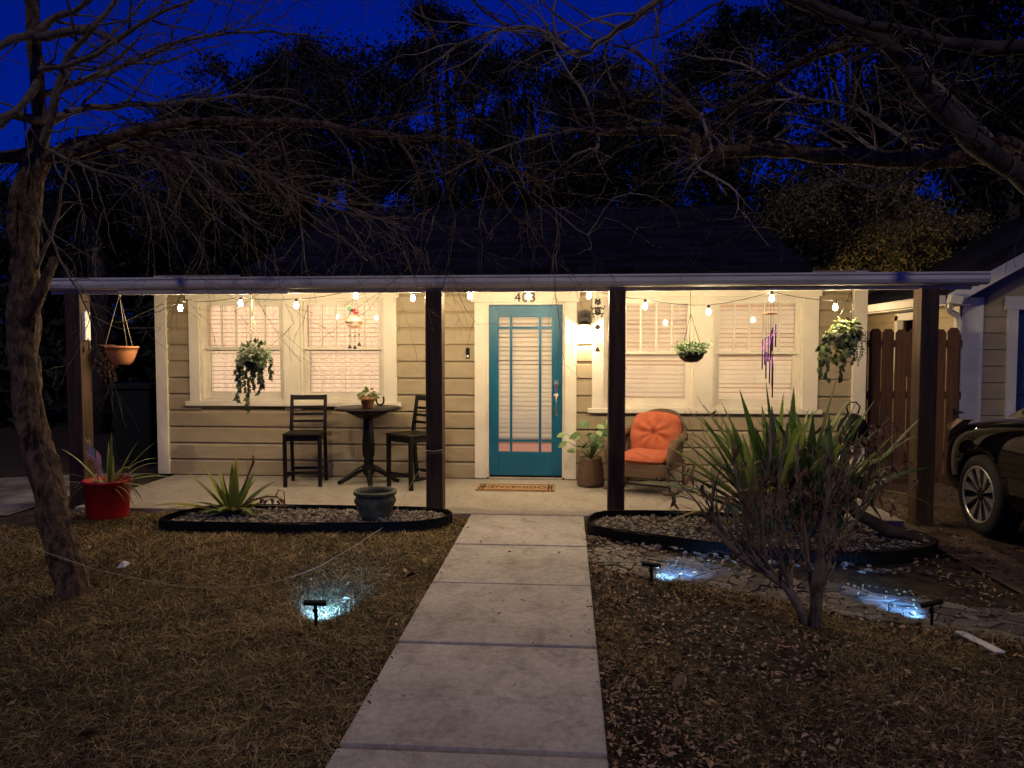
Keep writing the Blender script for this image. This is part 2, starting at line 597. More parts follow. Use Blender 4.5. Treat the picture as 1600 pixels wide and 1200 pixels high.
# lit lace curtain: cloth with a lace scroll woven in it, room light put in as the cloth's own emission
q = NT('glowing_lace_curtain')
tc = q.n('ShaderNodeTexCoord')
vo = q.n('ShaderNodeTexVoronoi', Scale=9.0)
vo.feature = 'SMOOTH_F1'
nz = q.n('ShaderNodeTexNoise', Scale=3.0, Detail=4)
mix = q.n('ShaderNodeMix', _data_type='RGBA')
mix.inputs[0].default_value = .12
q.l(tc.outputs['Object'], mix.inputs[6])
q.l(nz.outputs['Color'], mix.inputs[7])
q.l(tc.outputs['Object'], nz.inputs['Vector'])
q.l(mix.outputs[2], vo.inputs['Vector'])
wv = q.n('ShaderNodeMath', _operation='SINE')
sc_ = q.n('ShaderNodeMath', _operation='MULTIPLY')
sc_.inputs[1].default_value = 42
q.l(vo.outputs['Distance'], sc_.inputs[0])
q.l(sc_.outputs[0], wv.inputs[0])
cr = q.n('ShaderNodeValToRGB')
cr.color_ramp.elements[0].position = .35
cr.color_ramp.elements[1].position = .75
cr.color_ramp.elements[0].color = (.82, .61, .41, 1)
cr.color_ramp.elements[1].color = (.70, .51, .345, 1)
q.l(wv.outputs[0], cr.inputs[0])
q.l(cr.outputs[0], q.b.inputs['Base Color'])
q.l(cr.outputs[0], q.b.inputs['Emission Color'])
q.b.inputs['Emission Strength'].default_value = .84
q.b.inputs['Roughness'].default_value = .9
M['lace'] = q.m
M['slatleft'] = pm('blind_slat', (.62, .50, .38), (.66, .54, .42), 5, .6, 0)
M['slat'] = pm('glowing_blind_slat', (.70, .60, .46), (.74, .64, .50), 5, .6, 0, emis=(1, .76, .49), emis_s=.30)  # slats glow a little themselves, standing in for room light
M['room'] = emit('room_glow_wall', (.80, .50, .34), .10)  # self-glowing backing, interior light put into its emission
M['roomfloor'] = emit('room_glow_floor', (.62, .30, .20), .55)  # floor glows by itself, indoor light put into its emission


def gz(x, y):
    """height of the yard: flat by the walk, dropping a little to the right drive"""
    t = np.clip((np.asarray(x, float) - 0.9) / 1.8, 0, 1)
    return -0.03 - 0.055 * t * t * (3 - 2 * t)


# ================================================================ SETTING
xs = np.unique(np.concatenate([np.linspace(-90, -9, 10), np.linspace(-9, 9, 100), np.linspace(9, 90, 10)]))
ys = np.unique(np.concatenate([np.linspace(-50, -2, 8), np.linspace(-2, 15, 95), np.linspace(15, 130, 12)]))
gx, gy = np.meshgrid(xs, ys)
zz = gz(gx, gy) + np.where((np.abs(gx) < 9) & (gy < 15), .008 * np.sin(gx * 3.1 + gy) * np.cos(gy * 2.7 - gx * .7), 0) - .012
V = np.stack([gx, gy, zz], -1).reshape(-1, 3)
nx, ny = len(xs), len(ys)
idx = np.arange(nx * ny).reshape(ny, nx)
Fc = np.stack([idx[:-1, :-1], idx[:-1, 1:], idx[1:, 1:], idx[1:, :-1]], -1).reshape(-1, 4)
tag(npmesh('lawn_ground', V, Fc, M['lawn'], smooth=True), kind='structure')


def sheet(name, poly, z, mat, dz=.0):
    b = MB()
    n = len(poly)
    b.add([(x, y, float(gz(x, y)) + z if dz else z) for x, y in poly], [tuple(range(n))])
    return tag(b.build(name, mat), kind='structure')


# front walk: separate slabs with gaps
mb = MB()
ed = [-3.2, -2.2, -1.2, -.2, .8, 1.75, 2.76, 3.785, 4.785, 5.745, 6.79]
for i in range(len(ed) - 1):
    g = .016 if abs(ed[i] - 2.76) < .01 else .009
    a, b_ = ed[i] + g, ed[i + 1] - (.016 if abs(ed[i + 1] - 2.76) < .01 else .009)
    tl = rng.uniform(-.003, .003)
    mb.box(-.89, .16, a, b_, -.14, -.003 + tl)
tag(mb.build('front_walk', M['concrete'], bevel=.008), kind='structure')
mb = MB()
mb.box(-4.78, 3.02, 6.8, 8.66, -.16, 0)
tag(mb.build('porch_floor', M['porchfloor'], bevel=.01), kind='structure')
mb = MB()
mb.box(-.92, -.05, 8.60, 8.72, 0, .022)
tag(mb.build('door_step', M['porchfloor'], bevel=.005), kind='structure')
sp = MB()
xs_, ys_ = np.linspace(-9.5, -5.25, 12), np.linspace(6.3, 8.6, 10)
for i in range(11):
    for j in range(9):
        sp.add([(xs_[i + a], ys_[j + b] + .25 * math.sin(xs_[i + a] * 2), float(gz(xs_[i], 0)) + .004 + .004 * math.sin(xs_[i + a] * 5 + ys_[j + b] * 4)) for a, b in ((0, 0), (1, 0), (1, 1), (0, 1))], [(0, 1, 2, 3)], True)
tag(sp.build('sandy_drive', M['sand']), kind='structure')
sheet('dirt_drive', [(3.0, -4), (8, -4), (8, 9.2), (3.4, 9.2), (3.05, 7.2), (2.98, 6.3), (3.0, 4)], -.07, M['drive'])

# flagstone path: jittered cells shrunk to leave joints, winding from the walk to the drive
ctr = [(.17, 5.78), (.55, 5.42), (1.1, 5.08), (1.6, 4.86), (2.1, 4.66), (2.7, 4.45), (3.4, 4.25)]


def path_pt(t, o):
    s_ = t * (len(ctr) - 1)
    i = min(int(s_), len(ctr) - 2)
    f_ = s_ - i
    a, b_ = Vector(ctr[i]), Vector(ctr[i + 1])
    p = a.lerp(b_, f_)
    d = (b_ - a).normalized()
    return p + Vector((-d.y, d.x)) * o


mb = MB()
rows, cols = 6, 46
W2 = .30
r2 = random.Random(3)
grid = {}
for i in range(cols + 1):
    for j in range(rows + 1):
        t = i / cols + (r2.uniform(-.55, .55) / cols if 0 < i < cols else 0) + (.5 / cols if j % 2 else 0)
        o = (j / rows - .5) * 2 * W2 + (r2.uniform(-.045, .045))
        grid[i, j] = path_pt(min(max(t, 0), 1), o)
for j in range(rows):
    i = 0
    while i < cols:
        sp_ = r2.choice((1, 1, 2))
        sp_ = min(sp_, cols - i)
        ps = [grid[i, j], grid[i + sp_, j], grid[i + sp_, j + 1], grid[i, j + 1]]
        c = sum(ps, Vector((0, 0))) / 4
        ps2 = []
        for k in range(4):
            a = c + (ps[k] - c) * .955
            b_ = c + (ps[(k + 1) % 4] - c) * .955
            ps2 += [a.lerp(b_, .12), a.lerp(b_, .88)]
        h = float(gz(c.x, c.y)) + .0 + r2.uniform(-.006, .006)
        mb.prism([(p.x, p.y) for p in ps2], 2, h - .03, h)
        i += sp_
tag(mb.build('stone_path', M['stone'], bevel=.006), kind='structure')

# ================================================================ HOUSE
YW = 8.65
Z0, Z1 = 0.0, 2.42
house = thing('bungalow', 'tan bungalow with teal front door, covered porch and four dark wooden posts', 'house', (-.8, 8.65, 0))


def xw(px, py=560): return at(px, py, YW).x


def zw(px, py): return at(px, py, YW).z


L1 = (xw(315), xw(446)); L2 = (xw(471), xw(601))
R1 = (xw(943), xw(1084)); R2 = (xw(1113), xw(1252))
zl0, zl1 = zw(450, 627), 2.13
zr0, zr1 = zw(1090, 638), 2.13
DX0, DX1, DZ = -.915, -.055, 2.045
XL, XR = -4.87, 3.27
openings = [(L1[0], L1[1], zl0, zl1), (L2[0], L2[1], zl0, zl1), (R1[0], R1[1], zr0, zr1), (R2[0], R2[1], zr0, zr1), (DX0 - .03, DX1 + .03, 0, DZ + .03)]
mb = MB()
bh = .1975
z = 0.012
while z < Z1:
    zt = min(z + bh, Z1)
    ivs = [(XL, XR)]
    for (a, b_, c, d) in openings:
        if zt > c + .03 and z < d - .03:
            nv = []
            for (s_, e_) in ivs:
                if b_ <= s_ or a >= e_: nv.append((s_, e_)); continue
                if a > s_: nv.append((s_, a))
                if b_ < e_: nv.append((b_, e_))
            ivs = nv
    iv2 = []
    for (s_, e_) in ivs:
        while e_ - s_ > 1.6:
            m_ = s_ + rng.uniform(.9, 2.6)
            if m_ > e_ - .4: break
            iv2.append((s_, m_ - .0012)); s_ = m_ + .0012
        iv2.append((s_, e_))
    for (s_, e_) in iv2:
        # novelty profile: proud butt edge, shallow groove at the top
        prof = [(YW - .036, z), (YW - .028, zt - .042), (YW - .006, zt - .010), (YW - .006, zt), (YW + .03, zt), (YW + .03, z)]
        mb.prism(prof, 0, s_, e_)
    z = zt
mb.box(XL + .02, XL + .1, YW + .03, 15, Z0, Z1)
mb.box(XR - .1, XR - .02, YW + .03, 15, Z0, Z1)
mb.box(XL + .1, XR - .1, 14.9, 15, Z0, Z1)
wall = mb.build('wall', M['siding'], house)
# foundation line
mb = MB(); mb.box(XL, XR, YW - .005, YW + .02, -.05, .012); mb.build('sill_plate', M['darkmetal'], house)
for x0, x1 in ((XL - .09, XL + .05), (XR - .06, XR + .09)):
    mb = MB(); mb.box(x0, x1, YW - .06, YW + .1, .015, Z1 - .01); mb.build('corner_board', M['trim'], house, bevel=.004)

# roofs
mb = MB()
rx0, rx1, yr, zr_, ye = -3.62, 2.56, 11.4, 3.68, 8.0
zE = 2.39
th = .09
mb.prism([(ye, zE), (yr, zr_), (yr + 3.4, zE), (yr + 3.4, zE - th), (yr, zr_ - th), (ye, zE - th)], 0, rx0, rx1)
roof = mb.build('roof', M['shingle'], house)
for x in (rx0 + .25, rx1 - .33):
    mb = MB()
    mb.prism([(ye + .5, 2.35), (yr, zr_ - .12), (yr + 2.9, 2.35)], 0, x, x + .08)
    mb.build('gable_wall', M['siding'], house)
mb = MB()
gut0, gut1 = -5.13, 3.74
mb.prism([(6.93, 2.2), (YW + .1, 2.37), (15, 2.40), (15, 2.36), (YW + .1, 2.33), (6.93, 2.16)], 0, gut0 + .03, gut1 - .03)
pr = mb.build('porch_roof', M['shingle'], house)
mb = MB()
mb.prism([(6.97, 2.10), (YW - .03, 2.28), (YW - .03, 2.32), (6.97, 2.15)], 0, gut0 + .05, gut1 - .05)
mb.build('soffit', M['soffit'], pr)
mb = MB()     # K-style gutter seen from the front
mb.prism([(6.955, 2.215), (6.875, 2.225), (6.872, 2.205), (6.885, 2.198), (6.872, 2.16), (6.885, 2.13), (6.905, 2.112), (6.955, 2.112)], 0, gut0, gut1)
mb.build('gutter', M['gutter'], pr, bevel=.004)
mb = MB()
mb.box(gut0 + .06, gut1 - .12, 6.957, 6.985, 2.072, 2.16)
mb.build('fascia', M['trim'], pr, bevel=.003)
mb = MB()
mb.box(at(185, 455, 6.93).x, at(451, 455, 6.93).x, 6.915, 6.945, 2.062, 2.108)
mb.build('trim_strip', M['soffit'], pr, bevel=.003)
mb = MB()
mb.box(gut0 + .2, gut1 - .2, 7.01, 7.10, 2.085, 2.13)
mb.build('beam', M['post'], pr)

# posts
for (x0, x1) in ((-4.90, -4.74), (-1.335, -1.175), (.385, .54), (3.16, 3.32)):
    b0 = -.16 if x0 < -4 or x0 > 3 else -.02
    mb = MB(); mb.box(x0, x1, 6.9, 7.06, b0, 2.084)
    mb.build('post', M['post'], house, bevel=.008)

# casings of the paired windows
for (a, b_, z0, z1, xo0, xo1) in ((L1, L2, zl0, zl1, xw(299), xw(621)), (R1, R2, zr0, zr1, xw(925), xw(1276))):
    mb = MB()
    yc0, yc1 = YW - .058, YW + .03
    mb.box(xo0, a[0], yc0, yc1, z0, z1)
    mb.box(a[1], b_[0], yc0, yc1, z0, z1)
    mb.box(b_[1], xo1, yc0, yc1, z0, z1)
    mb.box(xo0 - .03, xo1 + .03, yc0 - .006, yc1, z1, z1 + .16)
    mb.build('window_casing', M['trim'], house, bevel=.003)
    mb = MB()
    mb.box(xo0 - .05, xo1 + .05, YW - .085, YW + .03, z0 - .055, z0 - .001)
    mb.build('window_sill', M['trim'], house, bevel=.006)


def slat(mb, xc, y, z, L, wd, tilt, roll):
    """one crowned blind slat"""
    Mx = Matrix.Rotation(tilt, 3, 'X') @ Matrix.Rotation(roll, 3, 'Y')
    vs, fs = [], []
    for k in range(6):
        t = -1 + 2 * k / 5
        for xx in (-L / 2, L / 2):
            vs.append(Vector((xc, y, z)) + Mx @ Vector((xx, t * wd / 2, .007 * (1 - t * t))))
    for k in range(5): fs.append((2 * k, 2 * k + 1, 2 * k + 3, 2 * k + 2))
    mb.add(vs, fs, True)


def window(x0, x1, z0, z1, zm, style, seed):
    mb = MB()     # jamb liner
    j = .03
    d0, d1 = YW - .03, YW + .20
    mb.box(x0, x0 + j, d0, d1, z0, z1); mb.box(x1 - j, x1, d0, d1, z0, z1)
    mb.box(x0 + j, x1 - j, d0, d1, z1 - j, z1); mb.box(x0 + j, x1 - j, d0, d1, z0, z0 + j)
    w_ = mb.build('window', M['trim'], house, bevel=.002)
    a, b_, c, d = x0 + j, x1 - j, z0 + j, z1 - j
    # upper sash (outer) with slim vertical bars, lower sash (inner)
    mb = MB(); s_ = .045
    y0, y1 = YW + .0, YW + .035
    mb.box(a, a + s_, y0, y1, zm, d); mb.box(b_ - s_, b_, y0, y1, zm, d)
    mb.box(a + s_, b_ - s_, y0, y1, d - s_, d); mb.box(a + s_, b_ - s_, y0, y1, zm - .005, zm + .03)
    n = 5
    for k in range(1, n):
        xx = a + s_ + (b_ - a - 2 * s_) * k / n
        mb.box(xx - .010, xx + .010, y0 + .004, y1 - .004, zm + .03, d - s_)
    mb.build('upper_sash', M['trim'], w_, bevel=.002)
    mb = MB(); y0, y1 = YW + .045, YW + .08; s2 = .055
    mb.box(a, a + s2, y0, y1, c, zm + .015); mb.box(b_ - s2, b_, y0, y1, c, zm + .015)
    mb.box(a + s2, b_ - s2, y0, y1, c, c + .075); mb.box(a + s2, b_ - s2, y0, y1, zm - .02, zm + .015)
    mb.build('lower_sash', M['trim'], w_, bevel=.002)
    mb = MB(); mb.box(a + s_, b_ - s_, YW + .015, YW + .019, zm + .03, d - s_); mb.build('pane', M['glass'], w_)
    mb = MB(); mb.box(a + s2, b_ - s2, YW + .06, YW + .064, c + .075, zm - .02); mb.build('pane', M['glass'], w_)
    rr = random.Random(seed)
    if style == 'lace':
        mb = MB()
        zz_ = c + .02
        while zz_ < d:
            mb.obox(((a + b_) / 2, YW + .125, zz_), (b_ - a - .02, .045, .003), Matrix.Rotation(R(6 + rr.uniform(-3, 3)), 3, 'X'))
            zz_ += .052
        for k in (.06, .5, .94):
            mb.box(a + (b_ - a) * k - .002, a + (b_ - a) * k + .002, YW + .1, YW + .102, c, d)
        mb.build('blind', M['slatleft'], w_)
        mb = MB()
        N = 60
        vs, fs = [], []
        for i in range(N + 1):
            x = a - .05 + (b_ - a + .1) * i / N
            y = YW + .20 + .014 * math.sin(i * .9) + .008 * math.sin(i * 2.1 + 1)
            vs += [(x, y, z0 - .05), (x, y + .004, z1 + .05)]
        for i in range(N): fs.append((i * 2, i * 2 + 2, i * 2 + 3, i * 2 + 1))
        mb.add(vs, fs, True)
        mb.build('curtain', M['lace'], w_)
    else:
        mb = MB()
        zz_ = c + .015
        while zz_ < d + .02:
            tilt = R(55 + rr.uniform(-4, 4))
            if rr.random() < .25: tilt = R(38 + rr.uniform(-8, 8))
            slat(mb, (a + b_) / 2, YW + .125 + rr.uniform(-.003, .003), zz_, b_ - a - .012, .06, tilt, R(rr.uniform(-.4, .4)))
            zz_ += .053
        for k in (.13, .5, .87):
            mb.box(a + (b_ - a) * k - .003, a + (b_ - a) * k + .003, YW + .092, YW + .095, c, d)
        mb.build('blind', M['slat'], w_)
        mb = MB(); mb.box(a - .05, b_ + .05, YW + .30, YW + .305, z0 - .05, z1 + .05)
        mb.build('room_glow', M['room'], w_)  # flat glowing panel in place of a room with lamps
    return w_


zml = zw(450, 546)
zmr = zw(1090, 553)
window(*L1, zl0, zl1, zml, 'lace', 1)
window(*L2, zl0, zl1, zml, 'lace', 2)
window(*R1, zr0, zr1, zmr, 'slat', 3)
window(*R2, zr0, zr1, zmr, 'slat', 4)

# door
mb = MB()
c0, c1 = YW - .06, YW + .03
mb.box(DX0 - .165, DX0 - .028, c0, c1, .012, DZ + .03)
mb.box(DX1 + .028, DX1 + .165, c0, c1, .012, DZ + .03)
mb.box(DX0 - .20, DX1 + .20, c0 - .008, c1, DZ + .031, DZ + .23)
mb.box(DX0 - .028, DX0 - .002, YW - .03, YW + .12, .022, DZ + .03)
mb.box(DX1 + .002, DX1 + .028, YW - .03, YW + .12, .022, DZ + .03)
mb.box(DX0 - .002, DX1 + .002, YW - .03, YW + .12, DZ + .004, DZ + .03)
mb.build('door_frame', M['trim'], house, bevel=.004)
yd = YW - .01
xg = [at(p, 600, YW).x for p in (779, 797, 800, 842, 846, 862)]
zg = [zw(820, y) for y in (706, 691, 686, 514, 510, 495)]
ztop, zbot = .0, 0
mb = MB()
mb.box(DX0, xg[0], yd, yd + .045, .045, DZ); mb.box(xg[5], DX1, yd, yd + .045, .045, DZ)
mb.box(xg[0], xg[5], yd, yd + .045, zg[5], DZ); mb.box(xg[0], xg[5], yd, yd + .045, .045, zg[0])
door = mb.build('door', M['teal'], house, bevel=.003)
mb = MB()
for xx in ((xg[1] + xg[2]) / 2, (xg[3] + xg[4]) / 2):
    mb.box(xx - .014, xx + .014, yd + .004, yd + .041, zg[0], zg[5])
for zzz in ((zg[1] + zg[2]) / 2, (zg[3] + zg[4]) / 2):
    for xa, xb in ((xg[0], xg[1] - .003), (xg[2] + .003, xg[3] - .003), (xg[4] + .003, xg[5])):
        mb.box(xa, xb, yd + .004, yd + .041, zzz - .014, zzz + .014)
mb.build('muntin', M['teal'], door, bevel=.003)
mb = MB(); mb.box(xg[0], xg[5], yd + .02, yd + .024, zg[0], zg[5]); mb.build('pane', M['glass'], door)
mb = MB()
zz_ = zg[2] + .035
rr = random.Random(11)
mb.box(xg[0] - .02, xg[5] + .02, yd + .062, yd + .09, zg[2] + .005, zg[2] + .026)
while zz_ < zg[5] + .03:
    slat(mb, (xg[0] + xg[5]) / 2, yd + .085, zz_, xg[5] - xg[0] + .05, .06, R(rr.choice((56, 56, 54, 42)) + rr.uniform(-4, 4)), R(rr.uniform(-.4, .4)))
    zz_ += .054
for k in (.22, .45, .8):
    xx = xg[0] + (xg[5] - xg[0]) * k
    mb.box(xx - .003, xx + .003, yd + .05, yd + .053, zg[2], zg[5])
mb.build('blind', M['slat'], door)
mb = MB()
mb.cm = 0
mb.box(DX0, DX1, YW + .9, YW + .91, .3, DZ)
mb.cm = 1
mb.box(DX0, DX1, YW + .12, YW + .9, .02, .03)
mb.box(DX0, DX1, YW + .91, YW + .92, .03, .3)
mb.build('room_glow', [M['room'], M['roomfloor']], door)  # glowing back panel and floor in place of a lamp-lit hall
mb = MB(); mb.box(DX0 + .005, DX1 - .005, yd + .004, yd + .04, .022, .042); mb.build('door_sweep', M['black'], door)
# handle set
hx = at(869, 620, YW).x
mb = MB()
mb.lathe([(.0, 0), (.032, 0), (.034, .006), (.028, .014), (0, .015)], (hx, yd, 1.12), 20, Matrix.Rotation(R(90), 3, 'X'))
mb.obox((hx, yd - .022, 1.12), (.014, .02, .035))
mb.obox((hx, yd - .004, 1.10), (.045, .008, .13))
mb.build('deadbolt', M['metal'], door, bevel=.004)
mb = MB()
mb.lathe([(.0, 0), (.034, 0), (.036, .008), (.026, .016), (0, .018)], (hx, yd, .985), 20, Matrix.Rotation(R(90), 3, 'X'))
mb.tube([(hx, yd - .012, .99), (hx, yd - .05, .985), (hx, yd - .064, .95), (hx, yd - .062, .87), (hx, yd - .048, .80), (hx, yd - .01, .765)], [.008, .009, .010, .011, .010, .009], 8)
mb.obox((hx - .0, yd - .05, 1.005), (.022, .03, .008))
mb.lathe([(.0, 0), (.020, 0), (.020, .007), (0, .008)], (hx, yd, .762), 14, Matrix.Rotation(R(90), 3, 'X'))
mb.build('handle', M['metal'], door)
# house number
t = Matrix.Translation((xw(821, 466) , c0 - .012, zw(821, 466))) @ UPR
text('house_number', '403', .155, M['darkmetal'], house, t, .003, 1.12)

# video doorbell on the siding
dbp = at(731, 552, YW - .03)
db = thing('doorbell', 'small dark video doorbell on the siding left of the teal door', 'doorbell', dbp)
mb = MB(); mb.box(dbp.x - .022, dbp.x + .022, YW - .05, YW - .02, dbp.z - .065, dbp.z + .065); mb.build('body', M['black'], db, bevel=.01)
mb = MB(); mb.lathe([(0, 0), (.016, 0), (.014, .006), (0, .007)], (dbp.x, YW - .05, dbp.z - .035), 14, Matrix.Rotation(R(90), 3, 'X')); mb.build('button', M['white'], db)

# porch lantern
lp = at(913, 513, YW - .03)
lan = thing('wall_lantern', 'lit glass wall lantern with arched backplate right of the teal door', 'lantern', lp)
x, z = lp.x, lp.z
mb = MB()
pl = [(x - .075, z + .02), (x + .075, z + .02), (x + .075, z + .15)] + [(x + .075 * math.cos(g), z + .15 + .06 * math.sin(g)) for g in np.linspace(.2, PI - .2, 9)] + [(x - .075, z + .15)]
mb.prism(pl, 1, YW - .045, YW - .028)
mb.ball((x, YW - .05, z + .15), .022, 10, (1, .5, 1.2)); mb.tube([(x - .03, YW - .05, z + .12), (x - .045, YW - .052, z + .15), (x - .02, YW - .052, z + .175)], .006, 6)
mb.tube([(x + .03, YW - .05, z + .12), (x + .045, YW - .052, z + .15), (x + .02, YW - .052, z + .175)], .006, 6)
mb.build('backplate', M['darkmetal'], lan, bevel=.003)
mb = MB()
yl = YW - .13
mb.lathe([(.105, .035), (.10, .042), (.05, .075), (.012, .085)], (x, yl, z), 4, Matrix.Rotation(R(45), 3, 'Z'), smooth=False)
mb.box(x - .015, x + .015, yl, YW - .046, z + .085, z + .10)
for q_ in (-1, 1):
    mb.obox((x + q_ * .066, yl, z - .115), (.012, .144, .01)); mb.obox((x, yl + q_ * .066, z - .115), (.12, .012, .01))
for sx in (-1, 1):
    for sy in (-1, 1):
        mb.tube([(x + sx * .065, yl + sy * .065, z - .11), (x + sx * .078, yl + sy * .07, z + .036)], .005, 6)
mb.build('cage', M['darkmetal'], lan, bevel=.002)
mb = MB(); mb.lathe([(.01, -.08), (.026, -.06), (.03, -.03), (.024, .0), (.012, .02)], (x, yl, z - .01), 10); mb.build('bulb', M['lanternglow'], lan)
mb = MB()
for sx in (-1, 1):
    mb.obox((x + sx * .07, yl, z - .035), (.003, .12, .135))
mb.obox((x, yl - .068, z - .035), (.13, .003, .135))
mb.build('pane', M['glass'], lan)

# ================================================================ STRING LIGHTS
YS = 7.13
bpx = [(282, 481), (376, 474), (463, 477), (556, 462), (645, 466), (734, 463), (826, 463), (920, 462), (1008, 478), (1107, 487), (1206, 466), (1305, 480)]
sl_ = thing('string_lights', 'string of small warm bulbs hung along the porch eave', 'string lights', at(800, 455, YS))
hooks = [(393, 459), (555, 450), (645, 453), (734, 450), (826, 450), (925, 450), (1206, 448)]
mb = MB()
pts = []
for i, (px, py) in enumerate(bpx):
    p = at(px, py, YS) + Vector((0, 0, .062))
    pts.append(p)
    if i < len(bpx) - 1:
        p2 = at(*bpx[i + 1], YS) + Vector((0, 0, .062))
        for t in (.25, .5, .75):
            m = p.lerp(p2, t)
            m.z -= .03 * 4 * t * (1 - t) * .6
            pts.append(m)
pts = [at(130, 483, 7.1), at(190, 505, 7.11), at(250, 486, 7.12)] + pts + [at(1330, 470, 7.13)]
mb.tube(pts, .0035, 5)
mb.tube([at(130, 512, 7.1), at(200, 500, 7.3), at(252, 476, 7.8), at(300, 468, 8.3)], .003, 5)
mb.tube([at(130, 487, 7.1), at(185, 513, 7.5), at(250, 512, 8.5)], .003, 5)
mb.build('cord', M['wire'], sl_)
for px, py in bpx:
    p = at(px, py, YS)
    mb = MB()
    mb.lathe([(.004, -.030), (.013, -.025), (.0195, -.010), (.019, .003), (.014, .020), (.010, .030)], p, 10)
    b_ = mb.build('bulb', M['bulb'], sl_)
    mb = MB(); mb.lathe([(.013, .028), (.015, .03), (.015, .058), (.009, .066)], p, 10); mb.build('socket', M['wire'], b_)

# ================================================================ PORCH FURNITURE
def make_chair(label):
    t = thing('bar_chair', label, 'chair', (0, 0, 0), 'black wooden bar chairs at the bistro table')
    # local: faces -Y, seat height .6
    W, D, H = .42, .40, .60
    mb = MB(); mb.box(-W / 2, W / 2, -D / 2 - .01, D / 2, H - .03, H); mb.build('seat', M['blackwood'], t, bevel=.008)
    mb = MB()
    for sy in (-1, 1): mb.box(-W / 2 + .03, W / 2 - .03, sy * (D / 2 - .03) - .01, sy * (D / 2 - .03) + .01, H - .09, H - .031)
    for sx in (-1, 1): mb.box(sx * (W / 2 - .03) - .01, sx * (W / 2 - .03) + .01, -D / 2 + .04, D / 2 - .04, H - .09, H - .031)
    mb.build('apron', M['blackwood'], t, bevel=.002)
    for sx in (-1, 1):
        mb = MB(); mb.box(sx * (W / 2 - .02) - .02, sx * (W / 2 - .02) + .02, -D / 2, -D / 2 + .04, 0, H - .031); mb.build('leg', M['blackwood'], t, bevel=.003)
        mb = MB()
        x = sx * (W / 2 - .02)
        mb.prism([(D / 2 - .02 + .03, 0), (D / 2 + .02 + .03, 0), (D / 2, H), (D / 2 + .005, H + .08), (D / 2 + .055, H + .40), (D / 2 + .03, H + .405), (D / 2 - .03, H + .08), (D / 2 - .04, H)], 0, x - .018, x + .018)
        mb.build('leg', M['blackwood'], t, bevel=.003)
    for k, (zz, hh) in enumerate(((H + .345, .055), (H + .245, .032), (H + .165, .032), (H + .085, .032))):
        mb = MB()
        yy = D / 2 - .012 + (zz - H - .08) * .14
        mb.obox((0, yy + .008, zz + hh / 2), (W - .075, .018, hh), Matrix.Rotation(R(-8), 3, 'X'))
        mb.build('back_slat', M['blackwood'], t, bevel=.003)
    mb = MB()
    for sy in (-1, 1): mb.box(-W / 2 + .04, W / 2 - .04, sy * (D / 2 - .02) - .01, sy * (D / 2 - .02) + .01, .14, .175)
    for sx in (-1, 1): mb.box(sx * (W / 2 - .02) - .01, sx * (W / 2 - .02) + .01, -D / 2 + .04, D / 2 - .03, .09, .12)
    mb.build('stretcher', M['blackwood'], t, bevel=.002)
    return t


ch1 = make_chair('black ladder back bar chair in front of the left lace windows')
ch1.location = (-2.955, 8.14, 0); ch1.rotation_euler.z = R(9)
ch2 = copy_tree(ch1)
ch2['label'] = 'black ladder back bar chair between the bistro table and wooden post'
ch2.location = (-1.72, 8.10, 0); ch2.rotation_euler.z = R(-38)

tp = (-2.25, 8.22, 0)
tb = thing('bistro_table', 'round dark pedestal bar table between the two black chairs', 'table', tp)
mb = MB(); mb.lathe([(.0, .845), (.355, .845), (.372, .853), (.372, .868), (.36, .876), (0, .877)], tp, 40); mb.build('tabletop', M['blackwood'], tb)
mb = MB(); mb.lathe([(.05, .74), (.12, .76), (.22, .81), (.27, .844), (.0, .8445)], tp, 32); mb.build('apron', M['blackwood'], tb)
mb = MB(); mb.lathe([(.055, .10), (.07, .14), (.075, .20), (.05, .235), (.066, .26), (.05, .285), (.066, .33), (.072, .42), (.062, .56), (.055, .70), (.05, .74)], tp, 20); mb.build('pedestal', M['blackwood'], tb)
for k in range(4):
    g = R(18 + 90 * k)
    d = Vector((math.cos(g), math.sin(g), 0))
    o = Vector(tp)
    mb = MB()
    mb.tube([o + d * .03 + Vector((0, 0, .19)), o + d * .12 + Vector((0, 0, .15)), o + d * .22 + Vector((0, 0, .085)), o + d * .30 + Vector((0, 0, .035)), o + d * .345 + Vector((0, 0, .02))], [.034, .034, .03, .024, .018], 8)
    mb.build('leg', M['blackwood'], tb)

def leafball(mb, c, rad, n, size, seed, down=0.3, lobes=False, flat=1.0):
    r_ = random.Random(seed)
    for _ in range(n):
        d = Vector((r_.gauss(0, 1), r_.gauss(0, 1), r_.gauss(0, 1))).normalized()
        p = Vector(c) + Vector((d.x * rad, d.y * rad, d.z * rad * flat)) * r_.uniform(.35, 1)
        dd = (d + Vector((r_.uniform(-.6, .6), r_.uniform(-.6, .6), -down + r_.uniform(-.5, .5)))).normalized()
        s_ = size * r_.uniform(.6, 1.25)
        mb.leaf(p, dd, d + Vector((0, -.6, .5)), s_, s_ * .8, .2, lobes)


